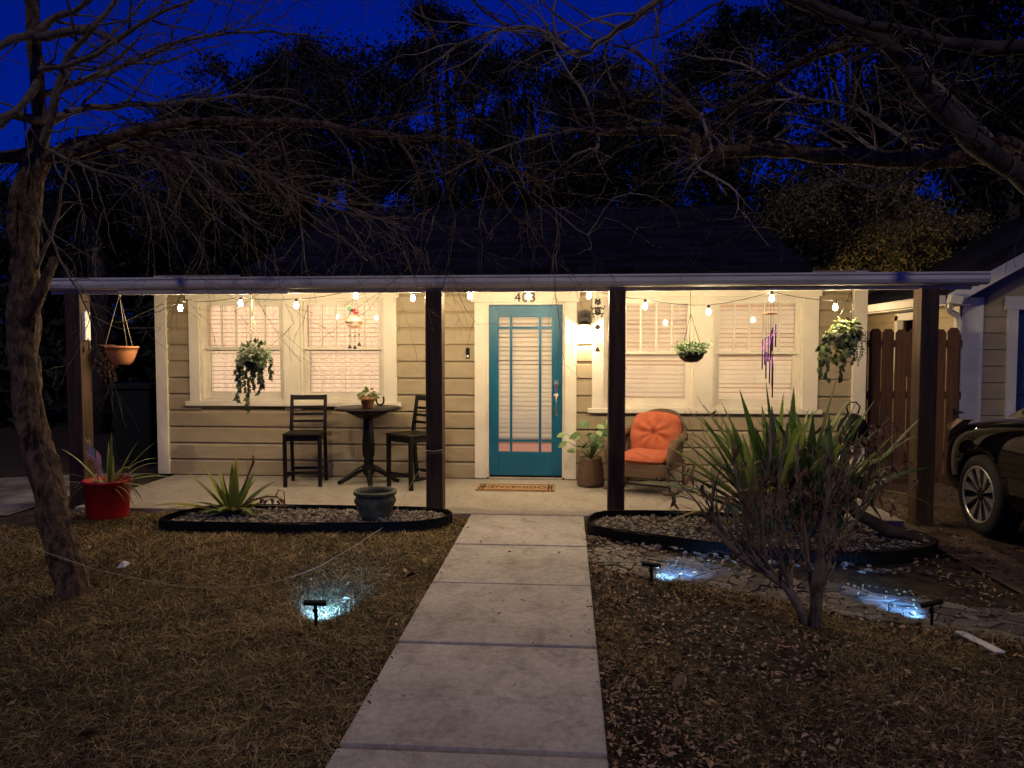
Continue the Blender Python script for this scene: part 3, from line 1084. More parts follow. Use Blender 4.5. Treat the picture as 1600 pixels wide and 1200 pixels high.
# potted plant on the table
pp = Vector((-2.24, 8.17, .877))
pt = thing('table_plant', 'small leafy plant in a terracotta pot on the bistro table', 'potted plant', pp)
mb = MB(); mb.lathe([(.0, 0), (.06, 0), (.078, .085), (.088, .085), (.09, .118), (.078, .12), (.07, .1), (0, .098)], pp, 24); mb.build('pot', M['terra'], pt)
mb = MB(); leafball(mb, pp + Vector((0, 0, .145)), .12, 90, .045, 5, .3, False, .55)
for k in range(5):
    g = k * 1.3
    mb.tube([pp + Vector((0, 0, .1)), pp + Vector((.08 * math.cos(g), .08 * math.sin(g), .16)), pp + Vector((.13 * math.cos(g), .13 * math.sin(g), .1))], .003, 5)
mb.build('foliage', M['pothos'], pt)
hp = at(594, 631, 8.42)
mb = MB()
hpts = [hp + Vector((.048 * math.cos(g) * (1 if abs(math.cos(g)) < .9 else .92), 0, .055 - .062 * math.sin(g) )) for g in np.linspace(-.6, PI + .6, 17)]
hz = min(p.z for p in hpts)
hpts = [p + Vector((0, 0, .885 - hz)) for p in hpts]
mb.tube(hpts, .011, 8)
tag(mb.build('horseshoe', M['darkmetal'], loc=(hp.x, hp.y, .877)), 'dark metal horseshoe standing open end up behind the table plant', 'horseshoe')

# doormat
mp_ = Vector((-.555, 8.05, 0))
dm = thing('doormat', 'brown coir welcome mat on the concrete in front of the teal door', 'doormat', mp_)
mb = MB(); mb.box(-.985, -.125, 7.88, 8.22, .001, .016); mb.build('mat', M['jute'], dm, bevel=.004)
mb = MB()
for d in (.03, .065):
    mb.box(-.985 + d, -.985 + d + .014, 7.885 + d * .3, 8.215 - d * .3, .0165, .0185)
    mb.box(-.125 - d - .014, -.125 - d, 7.885 + d * .3, 8.215 - d * .3, .0165, .0185)
mb.box(-.98, -.13, 7.883, 7.893, .0165, .0185)
mb.box(-.98, -.13, 8.207, 8.217, .0165, .0185)
mb.build('border', M['matprint'], dm)
text('lettering', 'BIENVENIDOS', .125, M['matprint'], dm, Matrix.Translation((-.555, 8.05, .0175)) @ Matrix.Diagonal((1, 1.35, 1, 1)), .001, 1.0)

# wicker rocking chair
def rocker():
    t = thing('rocking_chair', 'brown wicker rocking chair with orange cushions beside the right windows', 'rocking chair', (0, 0, 0))
    # local: faces -Y
    mb = MB()      # curved back shell, wraps round to the arms
    N, K = 22, 7
    vs, fs = [], []
    def bk(u, v):   # u -1..1 across, v 0..1 up
        top = .50 * math.sqrt(max(0, 1 - (abs(u) ** 2.6) * .80))
        x = .30 * u * (1 + .10 * v)
        y = .23 + .20 * v - .22 * (abs(u) ** 3)
        return Vector((x, y, .33 + top * v))
    for o_ in (0, .03):
        for i in range(N + 1):
            for j in range(K + 1):
                p = bk(-1 + 2 * i / N, j / K); p.y += o_
                vs.append(p)
    n1 = (N + 1) * (K + 1)
    for s_ in (0, n1):
        for i in range(N):
            for j in range(K):
                a = s_ + i * (K + 1) + j
                f_ = (a, a + K + 1, a + K + 2, a + 1)
                fs.append(f_ if s_ else f_[::-1])
    mb.add(vs, fs, True)
    mb.tube([bk(-1 + 2 * i / N, 1) + Vector((0, .015, 0)) for i in range(N + 1)], .033, 8)
    mb.build('backrest', M['wicker'], t)
    for sx in (-1, 1):
        mb = MB()
        # arm: thick roll sweeping from the back down to the front leg, with a woven side panel
        pa = [(sx * .30, .30, .62), (sx * .345, .15, .60), (sx * .36, -.05, .575), (sx * .36, -.20, .56), (sx * .355, -.285, .50), (sx * .345, -.30, .40), (sx * .335, -.295, .30)]
        mb.tube(pa, [.035, .042, .045, .047, .045, .04, .035], 9)
        pv = []
        for (x, y, z) in pa[:5]: pv += [(x - sx * .006, y, z), (x * .93, y * .95, .28)]
        mb.add(pv, [(2 * i, 2 * i + 2, 2 * i + 3, 2 * i + 1) for i in range(4)], True)
        mb.build('arm', M['wicker'], t)
    mb = MB()
    mb.box(-.315, .315, -.30, .27, .27, .335)
    mb.box(-.30, .30, -.305, -.29, .19, .27)
    mb.build('seat', M['wicker'], t, bevel=.02)
    for sx in (-1, 1):
        for (y0, z0, y1, z1) in ((-.29, .30, -.24, .055), (.24, .30, .20, .05)):
            mb = MB(); mb.tube([(sx * .315, y0, z0), (sx * .325, y1, z1)], [.022, .016], 8); mb.build('leg', M['wicker'], t)
        mb = MB()
        mb.tube([(sx * .325, y, .022 + .17 * (y / .56) ** 2 * (1.1 if y > 0 else .55)) for y in np.linspace(-.42, .62, 15)], .019, 8)
        mb.build('rocker', M['lightwood'] if False else M['wicker'], t)
    mb = MB()
    mb.tube([(-.325, -.2, .1), (.325, -.2, .1)], .009, 6); mb.tube([(-.325, .2, .1), (.325, .2, .1)], .009, 6)
    mb.build('stretcher', M['darkmetal'], t)

    def pillow(w_, h_, th_, tuft):
        b = MB(); N = 36
        for side in (1, -1):
            vs, fs = [], []
            for i in range(N + 1):
                for j in range(N + 1):
                    u, v = -1 + 2 * i / N, -1 + 2 * j / N
                    k = (1 - u ** 4) * (1 - v ** 4)
                    hgt = th_ * k ** .45
                    rr_ = math.hypot(u, v)
                    if tuft:
                        hgt -= th_ * .75 * math.exp(-(rr_ / .13) ** 2)
                        hgt += th_ * .20 * math.sin(8 * math.atan2(v, u) + .6 + 1.5 * math.sin(3 * u)) * math.exp(-((rr_ - .38) / .3) ** 2) + th_ * .07 * math.sin(9 * v + 3 * u)
                    sq = 1 - (.20 if tuft else .10) * (u * u * v * v)
                    vs.append((u * w_ * sq * (1 - .03 * (1 - v * v)), side * hgt, v * h_ * sq))
            for i in range(N):
                for j in range(N):
                    a = i * (N + 1) + j
                    f_ = (a, a + 1, a + N + 2, a + N + 1)
                    fs.append(f_ if side > 0 else f_[::-1])
            b.add(vs, fs, True)
        return b
    b = pillow(.30, .255, .068, True)
    Mx = Matrix.Translation((0, .20, .60)) @ Matrix.Rotation(R(-19), 4, 'X')
    b.v = [tuple(Mx @ Vector(p)) for p in b.v]
    b.build('back_cushion', M['cushion'], t)
    b = pillow(.285, .28, .055, False)
    Mx = Matrix.Translation((0, -.04, .385)) @ Matrix.Rotation(R(-86), 4, 'X')
    b.v = [tuple(Mx @ Vector(p)) for p in b.v]
    b.build('seat_cushion', M['cushion'], t)
    return t


rk = rocker()
rk.location = (.88, 8.02, 0)
rk.rotation_euler = (0, 0, R(-27))

# wicker pot and plant by the door
wp = Vector((.27, 8.28, 0))
pl_ = thing('potted_plant', 'broad leaved plant in a brown wicker pot beside the door frame', 'potted plant', wp)
mb = MB(); mb.lathe([(0, .001), (.15, .001), (.155, .05), (.14, .18), (.122, .30), (.13, .315), (.122, .325), (.11, .30), (0, .29)], wp, 24); mb.build('pot', M['wicker'], pl_)
mb = MB(); r_ = random.Random(21)
for k in range(26):
    g = r_.uniform(0, 2 * PI); L = r_.uniform(.12, .5); e = r_.uniform(.5, 1.4)
    d = Vector((math.cos(g) * math.cos(e), math.sin(g) * math.cos(e) * .8, math.sin(e)))
    b0 = wp + Vector((0, 0, .29)); tip = b0 + d * L
    mid = b0 + d * L * .5 + Vector((0, 0, .03))
    mb.tube([b0, mid, tip], .004, 5)
    dd = Vector((math.cos(g), math.sin(g), r_.uniform(-.6, .3)))
    s_ = r_.uniform(.10, .17)
    mb.leaf(tip, dd, Vector((0, -.7, .8)), s_, s_ * .75, .25)
mb.build('foliage', M['smallgreen'], pl_)

# ================================================================ HANGING THINGS
def chains(mb, top, c, rad, n, r_=.003, a0=.4):
    for k in range(n):
        g = a0 + 2 * PI * k / n
        mb.tube([top, Vector(c) + Vector((rad * math.cos(g), rad * math.sin(g), 0))], r_, 5)


GH = 'hanging plant baskets under the porch eave'
c = at(190, 541, 7.15)
hb = thing('hanging_basket', 'terracotta hanging bowl with withered stems left of the house corner', 'hanging basket', c, GH)
mb = MB(); mb.lathe([(0, -.185), (.075, -.185), (.105, -.15), (.14, -.06), (.15, -.02), (.158, -.02), (.158, .0), (.146, .002), (.135, -.03), (0, -.04)], c, 28); mb.build('bowl', M['terra'], hb)
mb = MB(); top = Vector((c.x - .01, c.y, 2.075)); chains(mb, top, c, .148, 3, .0035, -.3)
mb.ball(top, .018, 8); mb.build('chain', M['rope'], hb)
mb = MB(); r_ = random.Random(4)
for k in range(16):
    a = c + Vector((-.11 + r_.uniform(-.05, .06), r_.uniform(-.08, .08), 0)); L = r_.uniform(.15, .38)
    mid = a + Vector((-.07 + r_.uniform(-.03, .05), 0, .02)); e = mid + Vector((r_.uniform(-.05, .05), 0, -L))
    mb.tube([a, mid, mid.lerp(e, .5) + Vector((r_.uniform(-.03, .03), 0, 0)), e], .003, 4)
    for t in (.3, .6, .85, 1):
        mb.leaf(mid.lerp(e, t), (r_.uniform(-1, 1), r_.uniform(-1, 1), -1), (0, -1, .2), .045, .03, .4)
mb.build('withered_stem', M['dead'], hb)

c = at(396, 560, 7.15)
hb = thing('hanging_basket', 'ivy basket trailing long vines in front of the left lace window', 'hanging basket', c, GH)
mb = MB(); mb.lathe([(0, -.11), (.07, -.11), (.10, .0), (.09, .0), (0, -.01)], c, 18); mb.build('bowl', M['darkmetal'], hb)
mb = MB(); top = at(394, 459, 7.15); chains(mb, top + Vector((0, 0, -.2)), c, .09, 3, .003); mb.tube([top + Vector((0, 0, .05)), top + Vector((.004, 0, -.1)), top + Vector((-.002, 0, -.22))], [.008, .010, .006], 6)
mb.build('hanger', M['rope'], hb)
mb = MB(); leafball(mb, c + Vector((0, 0, .03)), .168, 360, .052, 31, .5, True, .85)
r_ = random.Random(32)
for (dx, L, n_) in ((-.13, .42, 22), (-.10, .50, 26), (-.15, .30, 16), (.03, .36, 14), (.12, .28, 14), (.15, .20, 12), (-.05, .3, 14), (.08, .24, 12), (-.12, .55, 16), (.0, .22, 12)):
    y0 = r_.uniform(-.1, .1)
    ps = [c + Vector((dx + .012 * math.sin(k * 1.7 + dx * 40) + (.05 * (k / 6) ** 2 if dx < -.11 and L > .45 else 0), y0, .0 - L * k / 6)) for k in range(7)]
    mb.tube(ps, .0025, 4)
    for k in range(n_):
        t = (k + .5) / n_ * 6; i = min(int(t), 5); p = ps[i].lerp(ps[i + 1], t - i)
        mb.leaf(p, (r_.uniform(-1, 1), r_.uniform(-.8, .2), -.7), (r_.uniform(-.3, .3), -1, .3), .05 * r_.uniform(.7, 1.2), .042, .2, True)
mb.build('foliage', M['ivy'], hb)

c = at(1080, 550, 7.12)
hb = thing('hanging_basket', 'small dark bowl basket of low green leaves before the right windows', 'hanging basket', c, GH)
mb = MB(); mb.lathe([(0, -.10), (.06, -.095), (.105, -.06), (.125, -.01), (.128, .004), (.118, .004), (0, -.01)], c, 24); mb.build('bowl', M['darkmetal'], hb)
mb = MB(); top = at(1079, 490, 7.12); chains(mb, top, c, .115, 3, .003, .2); mb.tube([top, at(1079, 452, 7.12)], .003, 5); mb.build('chain', M['darkmetal'], hb)
mb = MB(); leafball(mb, c + Vector((0, 0, .02)), .155, 330, .034, 41, .0, False, .38)
r_ = random.Random(5)
for k in range(14):
    g = r_.uniform(0, 2 * PI); d = Vector((math.cos(g), math.sin(g) * .6, r_.uniform(.0, .5)))
    a = c; e = c + d * r_.uniform(.12, .2) + Vector((0, 0, .03)); mb.tube([a, a.lerp(e, .5) + Vector((0, 0, .03)), e], .002, 4)
    for t in (.6, .8, 1): mb.leaf(a.lerp(e, t), d, (0, -1, 1), .03, .02)
mb.build('foliage', M['smallgreen'], hb)

c = at(1322, 522, 7.15)
hb = thing('hanging_basket', 'full basket of pale trailing leaves by the right house corner', 'hanging basket', c, GH)
mb = MB(); mb.lathe([(0, -.13), (.08, -.125), (.12, -.06), (.135, .0), (.125, .004), (0, -.01)], c, 20); mb.build('bowl', M['darkmetal'], hb)
mb = MB(); top = at(1330, 455, 7.15); chains(mb, top, c, .125, 3, .003, .5); mb.build('chain', M['darkmetal'], hb)
mb = MB(); leafball(mb, c + Vector((0, -.01, .05)), .135, 230, .055, 51, .5, False, .6)
r_ = random.Random(52)
for k in range(34):
    dx = r_.uniform(-.2, .12); L = r_.uniform(.12, .42) * (1.15 if dx < -.05 else .8); y0 = r_.uniform(-.13, .1)
    ps = [c + Vector((dx * (1 + .25 * min(1, k2 / 3)) + .012 * math.sin(k2 * 1.9 + k), y0, .03 - L * k2 / 5)) for k2 in range(6)]
    mb.tube(ps, .002, 4)
    for k2 in range(int(L * 40)):
        t = (k2 + .5) / (L * 40) * 5; i = min(int(t), 4); p = ps[i].lerp(ps[i + 1], t - i)
        s_ = .055 * r_.uniform(.6, 1.2) if dx < .02 else .022
        mb.leaf(p, (r_.uniform(-1, 1), r_.uniform(-.8, .2), -.7), (r_.uniform(-.3, .3), -1, .3), s_, s_ * .8, .2)
mb.build('foliage', M['pothos'], hb)

# welcome sign
c = at(553, 503, 7.34)
ws = thing('welcome_sign', 'pale round welcome sign with ladybird and three bells hung before the window', 'hanging sign', c)
mb = MB(); mb.lathe([(0, -.005), (.083, -.005), (.086, 0), (.083, .005), (0, .005)], c, 28, Matrix.Rotation(R(90), 3, 'X') @ Matrix.Diagonal((1, .74, 1))); mb.build('board', M['signboard'], ws)
mb = MB(); mb.lathe([(.083, -.008), (.09, -.008), (.09, .008), (.083, .008)], c, 28, Matrix.Rotation(R(90), 3, 'X') @ Matrix.Diagonal((1, .76, 1)), close=True); mb.build('rim', M['terra'], ws)
text('lettering', 'welcome', .047, M['black'], ws, Matrix.Translation((c.x, c.y - .0075, c.z - .002)) @ UPR, .001)
mb = MB(); mb.ball(c + Vector((.02, -.01, .105)), .036, 12, (1, .5, .85), Matrix.Rotation(R(25), 3, 'Y')); mb.build('ladybird', M['redpaint'], ws)
mb = MB(); mb.ball(c + Vector((-.016, -.012, .118)), .018, 10)
mb.tube([c + Vector((.0, -.028, .12)), c + Vector((.045, -.03, .09))], .003, 5)
for k in range(4): mb.ball(c + Vector((.012 + .018 * (k % 2), -.028, .09 + .028 * (k // 2))), .006, 6)
mb.build('ladybird_head', M['black'], ws)
for k in range(3):
    mb = MB()
    x = (-.045, .008, .052)[k]; L = (.20, .205, .175)[k]
    p = c + Vector((x, 0, -.05))
    mb.tube([p, p + Vector((0, 0, -L))], .0018, 4)
    mb.ball(p + Vector((0, 0, -L * .45)), .010, 8)
    mb.lathe([(.019, -.018), (.017, -.004), (.011, .012), (.004, .018)], p + Vector((0, 0, -L)), 12)
    mb.build('bell', M['darkmetal'], ws)
mb = MB()
fc = c + Vector((-.045, -.008, .14))
for k in range(8):
    g = k * PI / 4; mb.ball(fc + Vector((.018 * math.cos(g), 0, .018 * math.sin(g))), .011, 6, (1, .4, 1))
mb.build('flower', M['greenpaint'], ws)
mb = MB(); top = Vector((c.x + .01, c.y, 2.09))
mb.tube([top, c + Vector((-.05, 0, .06))], .0015, 4); mb.tube([top, c + Vector((.055, 0, .055))], .0015, 4); mb.build('string', M['wire'], ws)

# frog ornament strand beside the lantern
c = at(934, 483, 7.9)
fo = thing('frog_ornament', 'strand of dark metal frog, sunflower and bell hung beside the lantern', 'ornament', c)
mb = MB(); mb.tube([(c.x, c.y, 2.2), (c.x, c.y, c.z - .40)], .0018, 4); mb.build('string', M['wire'], fo)
mb = MB()
mb.ball(c + Vector((0, 0, .07)), .035, 12, (1, .7, .8)); mb.ball(c + Vector((-.018, -.008, .10)), .013, 8); mb.ball(c + Vector((.018, -.008, .10)), .013, 8)
mb.ball(c + Vector((0, 0, -.02)), .042, 12, (.8, .6, 1.1))
for sx in (-1, 1):
    mb.tube([c + Vector((sx * .02, 0, .02)), c + Vector((sx * .06, 0, .0)), c + Vector((sx * .075, 0, .035))], [.010, .009, .006], 6)
    mb.tube([c + Vector((sx * .02, 0, -.05)), c + Vector((sx * .06, 0, -.04)), c + Vector((sx * .035, 0, -.085)), c + Vector((sx * .06, 0, -.09))], [.012, .011, .008, .005], 6)
mb.build('frog', M['darkmetal'], fo)
mb = MB(); fc = c + Vector((0, 0, -.19))
for k in range(12):
    g = k * PI / 6; mb.tube([fc + Vector((.012 * math.cos(g), 0, .012 * math.sin(g))), fc + Vector((.045 * math.cos(g), 0, .045 * math.sin(g)))], [.007, .003], 5)
mb.ball(fc, .015, 8, (1, .6, 1)); mb.build('sunflower', M['darkmetal'], fo)
mb = MB(); mb.lathe([(.026, -.03), (.022, -.01), (.012, .012), (.004, .02)], c + Vector((0, 0, -.42)), 12); mb.build('bell', M['darkmetal'], fo)

# wind chime
c = at(1203, 490, 7.1)
wc = thing('wind_chime', 'wind chime of purple metal tubes under a round wooden disc', 'wind chime', c)
mb = MB(); mb.lathe([(0, -.007), (.066, -.007), (.068, 0), (.066, .007), (0, .007)], c, 24); mb.build('disc', M['lightwood'], wc)
mb = MB(); chains(mb, Vector((c.x + .01, c.y, 2.09)), c, .05, 3, .0015); st = []
tub = [(.055, -.10, .21), (.04, -.13, .22), (.026, -.15, .23), (.012, -.17, .23), (-.003, -.19, .24), (-.02, -.21, .24), (-.036, -.22, .26), (-.05, -.24, .28),
       (-.02, -.36, .25), (.0, -.375, .275), (.015, -.39, .29), (.028, -.41, .30), (.043, -.46, .33)]
for k, (x, z0, L) in enumerate(tub):
    y = .05 * math.sin(k * 1.1)
    mb.tube([c + Vector((x, y, 0)), c + Vector((x, y, z0 + .01))], .001, 4)
mb.build('string', M['wire'], wc)
for k, (x, z0, L) in enumerate(tub):
    y = .05 * math.sin(k * 1.1)
    b = MB(); b.tube([c + Vector((x, y, z0)), c + Vector((x, y, z0 - L))], .0065, 8); b.build('tube', M['purple'], wc)

# pale wooden ornament on the left post
c = at(125, 508, 6.95)
po = thing('post_ornament', 'narrow weathered white wooden ornament hung on the leftmost porch post', 'ornament', c)
mb = MB(); mb.prism([(c.y - .03, c.z - .15), (c.y + .05, c.z - .15), (c.y + .05, c.z + .12), (c.y + .01, c.z + .15), (c.y - .03, c.z + .12)], 0, -4.738, -4.70); mb.build('board', M['white'], po, bevel=.004)
mb = MB()
mb.tube([(-4.7, c.y, c.z - .13), (-4.68, c.y, c.z - .22)], .006, 5); mb.ball((-4.68, c.y, c.z - .22), .022, 8, (.5, 1, 1.4))
mb.build('knob', M['darkmetal'], po)

# ================================================================ PLANTERS AND BEDS
def gravel(name, inside, n, box, zf, size, seed):
    r_ = np.random.default_rng(seed)
    P = r_.uniform([box[0], box[2]], [box[1], box[3]], (n * 3, 2))
    keep = np.array([inside(x, y) for x, y in P])
    P = P[keep][:n]
    n = len(P)
    base = np.array([(1, 0, 0), (-1, 0, 0), (0, 1, 0), (0, -1, 0), (0, 0, 1), (0, 0, -1), (.6, .6, .6), (-.6, .6, .6), (.6, -.6, .6), (-.6, -.6, .6)], float)
    fcs = np.array([(0, 6, 4), (6, 2, 4), (2, 7, 4), (7, 1, 4), (1, 9, 4), (9, 3, 4), (3, 8, 4), (8, 0, 4), (0, 2, 6), (2, 1, 7), (1, 3, 9), (3, 0, 8)])
    s_ = r_.uniform(.5, 1.3, (n, 1, 3)) * size * np.array([1, .8, .6])
    s_ *= r_.lognormal(0, .35, (n, 1, 1))
    a = r_.uniform(0, 2 * PI, n)
    Rz = np.zeros((n, 3, 3)); Rz[:, 0, 0] = np.cos(a); Rz[:, 0, 1] = -np.sin(a); Rz[:, 1, 0] = np.sin(a); Rz[:, 1, 1] = np.cos(a); Rz[:, 2, 2] = 1
    Vv = (base[None] * (1 + r_.uniform(-.25, .25, (n, 10, 1)))) * s_
    Vv = np.einsum('nij,nkj->nki', Rz, Vv)
    Z = np.array([zf(x, y) for x, y in P]) + r_.uniform(-.004, .012, n)
    Vv += np.concatenate([P, Z[:, None]], 1)[:, None, :]
    Ff = (fcs[None] + (np.arange(n) * 10)[:, None, None]).reshape(-1, 3)
    return tag(npmesh(name, Vv, Ff, M['gravel']), kind='stuff')


def smooth_loop(pts, n=8):
    out = []
    N = len(pts)
    for i in range(N):
        p0, p1, p2, p3 = [Vector(pts[(i + k) % N]) for k in (-1, 0, 1, 2)]
        for k in range(n):
            t = k / n
            out.append(.5 * ((2 * p1) + (p2 - p0) * t + (2 * p0 - 5 * p1 + 4 * p2 - p3) * t * t + (3 * p1 - p0 - 3 * p2 + p3) * t ** 3))
    return out


def inpoly(poly):
    P = [(p.x, p.y) for p in poly]

    def f(x, y):
        r = False
        j = len(P) - 1
        for i in range(len(P)):
            if (P[i][1] > y) != (P[j][1] > y) and x < (P[j][0] - P[i][0]) * (y - P[i][1]) / (P[j][1] - P[i][1]) + P[i][0]: r = not r
            j = i
        return r
    return f


def edging(loop, h, label, zb):
    """corrugated black plastic strip round a bed"""
    cx = sum(p.x for p in loop) / len(loop); cy = sum(p.y for p in loop) / len(loop)
    # resample finely for corrugation
    L = []
    for i in range(len(loop)):
        a, b_ = loop[i], loop[(i + 1) % len(loop)]
        n = max(1, int((b_ - a).length / .012))
        for k in range(n): L.append(a.lerp(b_, k / n))
    vs, fs = [], []
    n = len(L)
    for i, p in enumerate(L):
        d = (L[(i + 1) % n] - L[i - 1])
        nrm = Vector((d.y, -d.x)); nrm = nrm.normalized() if nrm.length else Vector((1, 0))
        o = .003 * math.sin(i * 2 * PI / 3.0)
        hz = h + .006 * math.sin(i * .05) + zb(p.x, p.y)
        for (oo, zz) in ((o + .003, zb(p.x, p.y) - .05), (o + .003, hz), (o - .003, hz), (o - .003, zb(p.x, p.y) - .05)):
            vs.append((p.x + nrm.x * oo, p.y + nrm.y * oo, zz))
    for i in range(n):
        a, b_ = i * 4, ((i + 1) % n) * 4
        for k in range(3): fs.append((a + k, b_ + k, b_ + k + 1, a + k + 1))
    mb = MB(); mb.add(vs, fs, False)
    t = thing('bed_edging', label, 'garden edging', (cx, cy, -.03), 'black plastic edgings round the two gravel beds')
    mb.build('strip', M['black'], t)
    b = MB()
    lo = [L[int(i * n / 60)] for i in range(60)]
    b.tube([(p.x, p.y, zb(p.x, p.y) + h + .004) for p in lo + lo[:1]], .007, 6)
    b.build('rolled_rim', M['black'], t)
    return t


zfl = lambda x, y: float(gz(x, y))
bl = smooth_loop([(-3.52, 6.10), (-3.50, 6.45), (-3.25, 6.72), (-2.6, 6.765), (-1.45, 6.765), (-1.13, 6.70), (-1.03, 6.50), (-1.16, 6.28), (-1.5, 6.15), (-2.3, 6.07), (-3.1, 6.04)])
edging(bl, .085, 'black plastic edging round the left gravel bed with rosette plant', zfl)
shr = lambda L_, f: [Vector((sum(p.x for p in L_) / len(L_), sum(p.y for p in L_) / len(L_))).lerp(p, f) for p in L_]
ib = inpoly(shr(bl, .955))
sheet('bed_soil', [(p.x, p.y) for p in bl], .012, M['soil'])
gravel('gravel', ib, 5200, (-3.55, -1.0, 6.0, 6.8), lambda x, y: .02, .013, 1)
br_ = smooth_loop([(.19, 6.28), (.22, 6.55), (.42, 6.74), (1.2, 6.77), (2.2, 6.74), (2.85, 6.5), (2.95, 6.05), (2.45, 5.72), (1.75, 5.62), (1.2, 5.68), (.6, 5.95), (.28, 6.12)])
edging(br_, .085, 'black plastic edging round the right gravel bed with strap leaf plant', zfl)
ib2 = inpoly(shr(br_, .955))
sheet('bed_soil', [(p.x, p.y) for p in br_], .004, M['soil'])
gravel('gravel', ib2, 5000, (.15, 3.0, 5.55, 6.8), lambda x, y: .010, .013, 2)
gravel('gravel', lambda x, y: (not ib2(x, y)) and 0 < (x - .2) < 2.6 and -.12 < (y - (6.05 - .42 * (x - .2) if x < 1.3 else 5.6 - .02 * x)) < .05, 240, (.2, 2.6, 5.3, 6.2), lambda x, y: zfl(x, y), .022, 3)

# red tub with spider plant
c = Vector((-4.26, 6.52, -.03))
rt = thing('tub_plant', 'spidery strap leaved plant in a bright red plastic tub', 'potted plant', c)
mb = MB(); mb.lathe([(0, 0), (.172, 0), (.178, .02), (.20, .33), (.213, .335), (.213, .36), (.195, .36), (.188, .31), (0, .30)], c, 36); mb.build('tub', M['redplastic'], rt)
mb = MB(); mb.lathe([(0, .3), (.188, .312), (0, .318)], c, 24); mb.build('soil', M['soil'], rt)
mb = MB(); r_ = random.Random(61)
bz = c + Vector((.02, 0, .31))
for (dx, dz, L, dr) in ((-.35, 1, .42, .3), (-.15, 1, .34, .3), (.12, 1, .30, .2), (.30, 1, .52, .15), (.45, 1, .40, .35), (.9, .95, .60, .25), (.95, .75, .50, .5), (1, .5, .48, .55), (1, .35, .52, .5), (.8, .9, .45, .7),
                        (-.8, .5, .45, .5), (-1, .25, .55, .35), (-1, .3, .40, .9), (-.9, .15, .5, .8), (.05, 1, .36, .4), (-.55, .8, .45, .5), (.6, .8, .38, .8), (.9, .2, .42, .9), (.2, 1, .26, .2), (-.2, 1, .3, .5), (1, .1, .35, 1.1), (-1, .05, .5, 1.1)):
    mb.blade(bz + Vector((dx * .05, r_.uniform(-.06, .06), 0)), (dx, r_.uniform(-.5, .3), dz), L * 1.15, .042, dr, 9, r_.uniform(-.4, .4))
mb.build('foliage', M['spider'], rt)
mb = MB()
for k in range(6):
    mb.blade(bz + Vector((r_.uniform(-.1, .1), r_.uniform(-.1, .05), 0)), (r_.choice((-1, 1)), r_.uniform(-.6, .3), .15), r_.uniform(.3, .5), .018, 1.4, 8)
mb.build('dry_leaf', M['dead'], rt)

# small flag stuck in the tub
fp = at(148, 735, 6.24)
fl = thing('small_flag', 'small stars and stripes flag drooping over the red tub', 'flag', (fp.x, fp.y, .3))
mats = [pm('flag_white', (.62, .58, .52), (.7, .66, .6), 10, .9, 0), pm('flag_red', (.42, .02, .03), (.5, .03, .04), 10, .9, 0), pm('flag_blue', (.015, .02, .07), (.02, .028, .09), 10, .9, 0)]
top = at(139, 690, 6.22)
mb = MB(); mb.tube([top + Vector((0, 0, .02)), Vector((top.x + .02, top.y + .12, .25))], .004, 6); mb.build('stick', M['lightwood'], fl)
mb = MB(); N = 26
d1 = Vector((.50, -.05, -.80)).normalized() * .25      # along the fly, drooping
d2 = Vector((-.46, .03, -.16))                       # hoist direction scaled below
d2 = Vector((.05, .0, -1)).normalized() * .17
P = lambda u, v: top + Vector((.005, 0, 0)) + Vector((.17 * u ** .9, -.02 - .02 * math.sin(u * 7 + v * 3), -.17 * u ** 1.1)) + Vector((-.035 * u, .010 * math.sin(v * 6 + u * 4), -.165 * v))
for i in range(N):
    for j in range(13):
        u0, u1, v0, v1 = i / N, (i + 1) / N, j / 13, (j + 1) / 13
        blue = u0 < .4 and j < 7
        mb.cm = 2 if blue else (1 if j % 2 == 0 else 0)
        mb.add([P(u0, v0), P(u1, v0), P(u1, v1), P(u0, v1)], [(0, 1, 2, 3)], True)
mb.cm = 0
for a in range(9):
    for b_ in range(6 if a % 2 == 0 else 5):
        u = .4 * (b_ + (.5 if a % 2 == 0 else 1)) / 6; v = (a + .7) / 9.6 * 7 / 13
        p = P(u, v) + Vector((0, -.003, 0)); s_ = .0068
        mb.add([p + Vector((s_ * math.sin(k * PI / 5 ) * (1 if k % 2 == 0 else .42), 0, s_ * math.cos(k * PI / 5) * (1 if k % 2 == 0 else .42))) for k in range(10)], [tuple(range(10))])
mb.build('cloth', mats, fl)

# rosette plant of the left bed
c = Vector((-3.05, 6.5, .01))
rp = thing('rosette_plant', 'green rosette plant of strap leaves growing in the left gravel bed', 'plant', c)
mb = MB(); r_ = random.Random(71)
for (dx, dy, dz, L, dr) in ((-.45, 0, 1, .46, .25), (-.65, -.2, .9, .50, .15), (-.30, .1, 1, .40, .1), (-.15, -.1, 1, .36, .1), (.0, 0, 1, .40, .1), (.15, -.2, 1, .42, .15), (.3, .1, 1, .42, .2), (.45, 0, .9, .38, .3),
                            (.8, -.1, .6, .45, .25), (-.8, -.2, .6, .34, .5), (-.9, -.1, .3, .36, .6), (.6, -.5, .5, .34, .6), (-.4, -.7, .5, .32, .6), (.1, -.8, .6, .34, .5), (.9, -.2, .2, .34, .7), (-.7, .5, .8, .4, .3), (.6, .5, .8, .42, .3), (-1, -.2, .15, .30, .6), (.2, .6, 1, .4, .2)):
    mb.blade(c + Vector((dx * .03, dy * .03, .03)), (dx, dy, dz), L * 1.12, .105, dr * 1.25 + .12, 10, r_.uniform(-.3, .3), .16)
mb.build('foliage', M['rosette'], rp)
mb = MB()
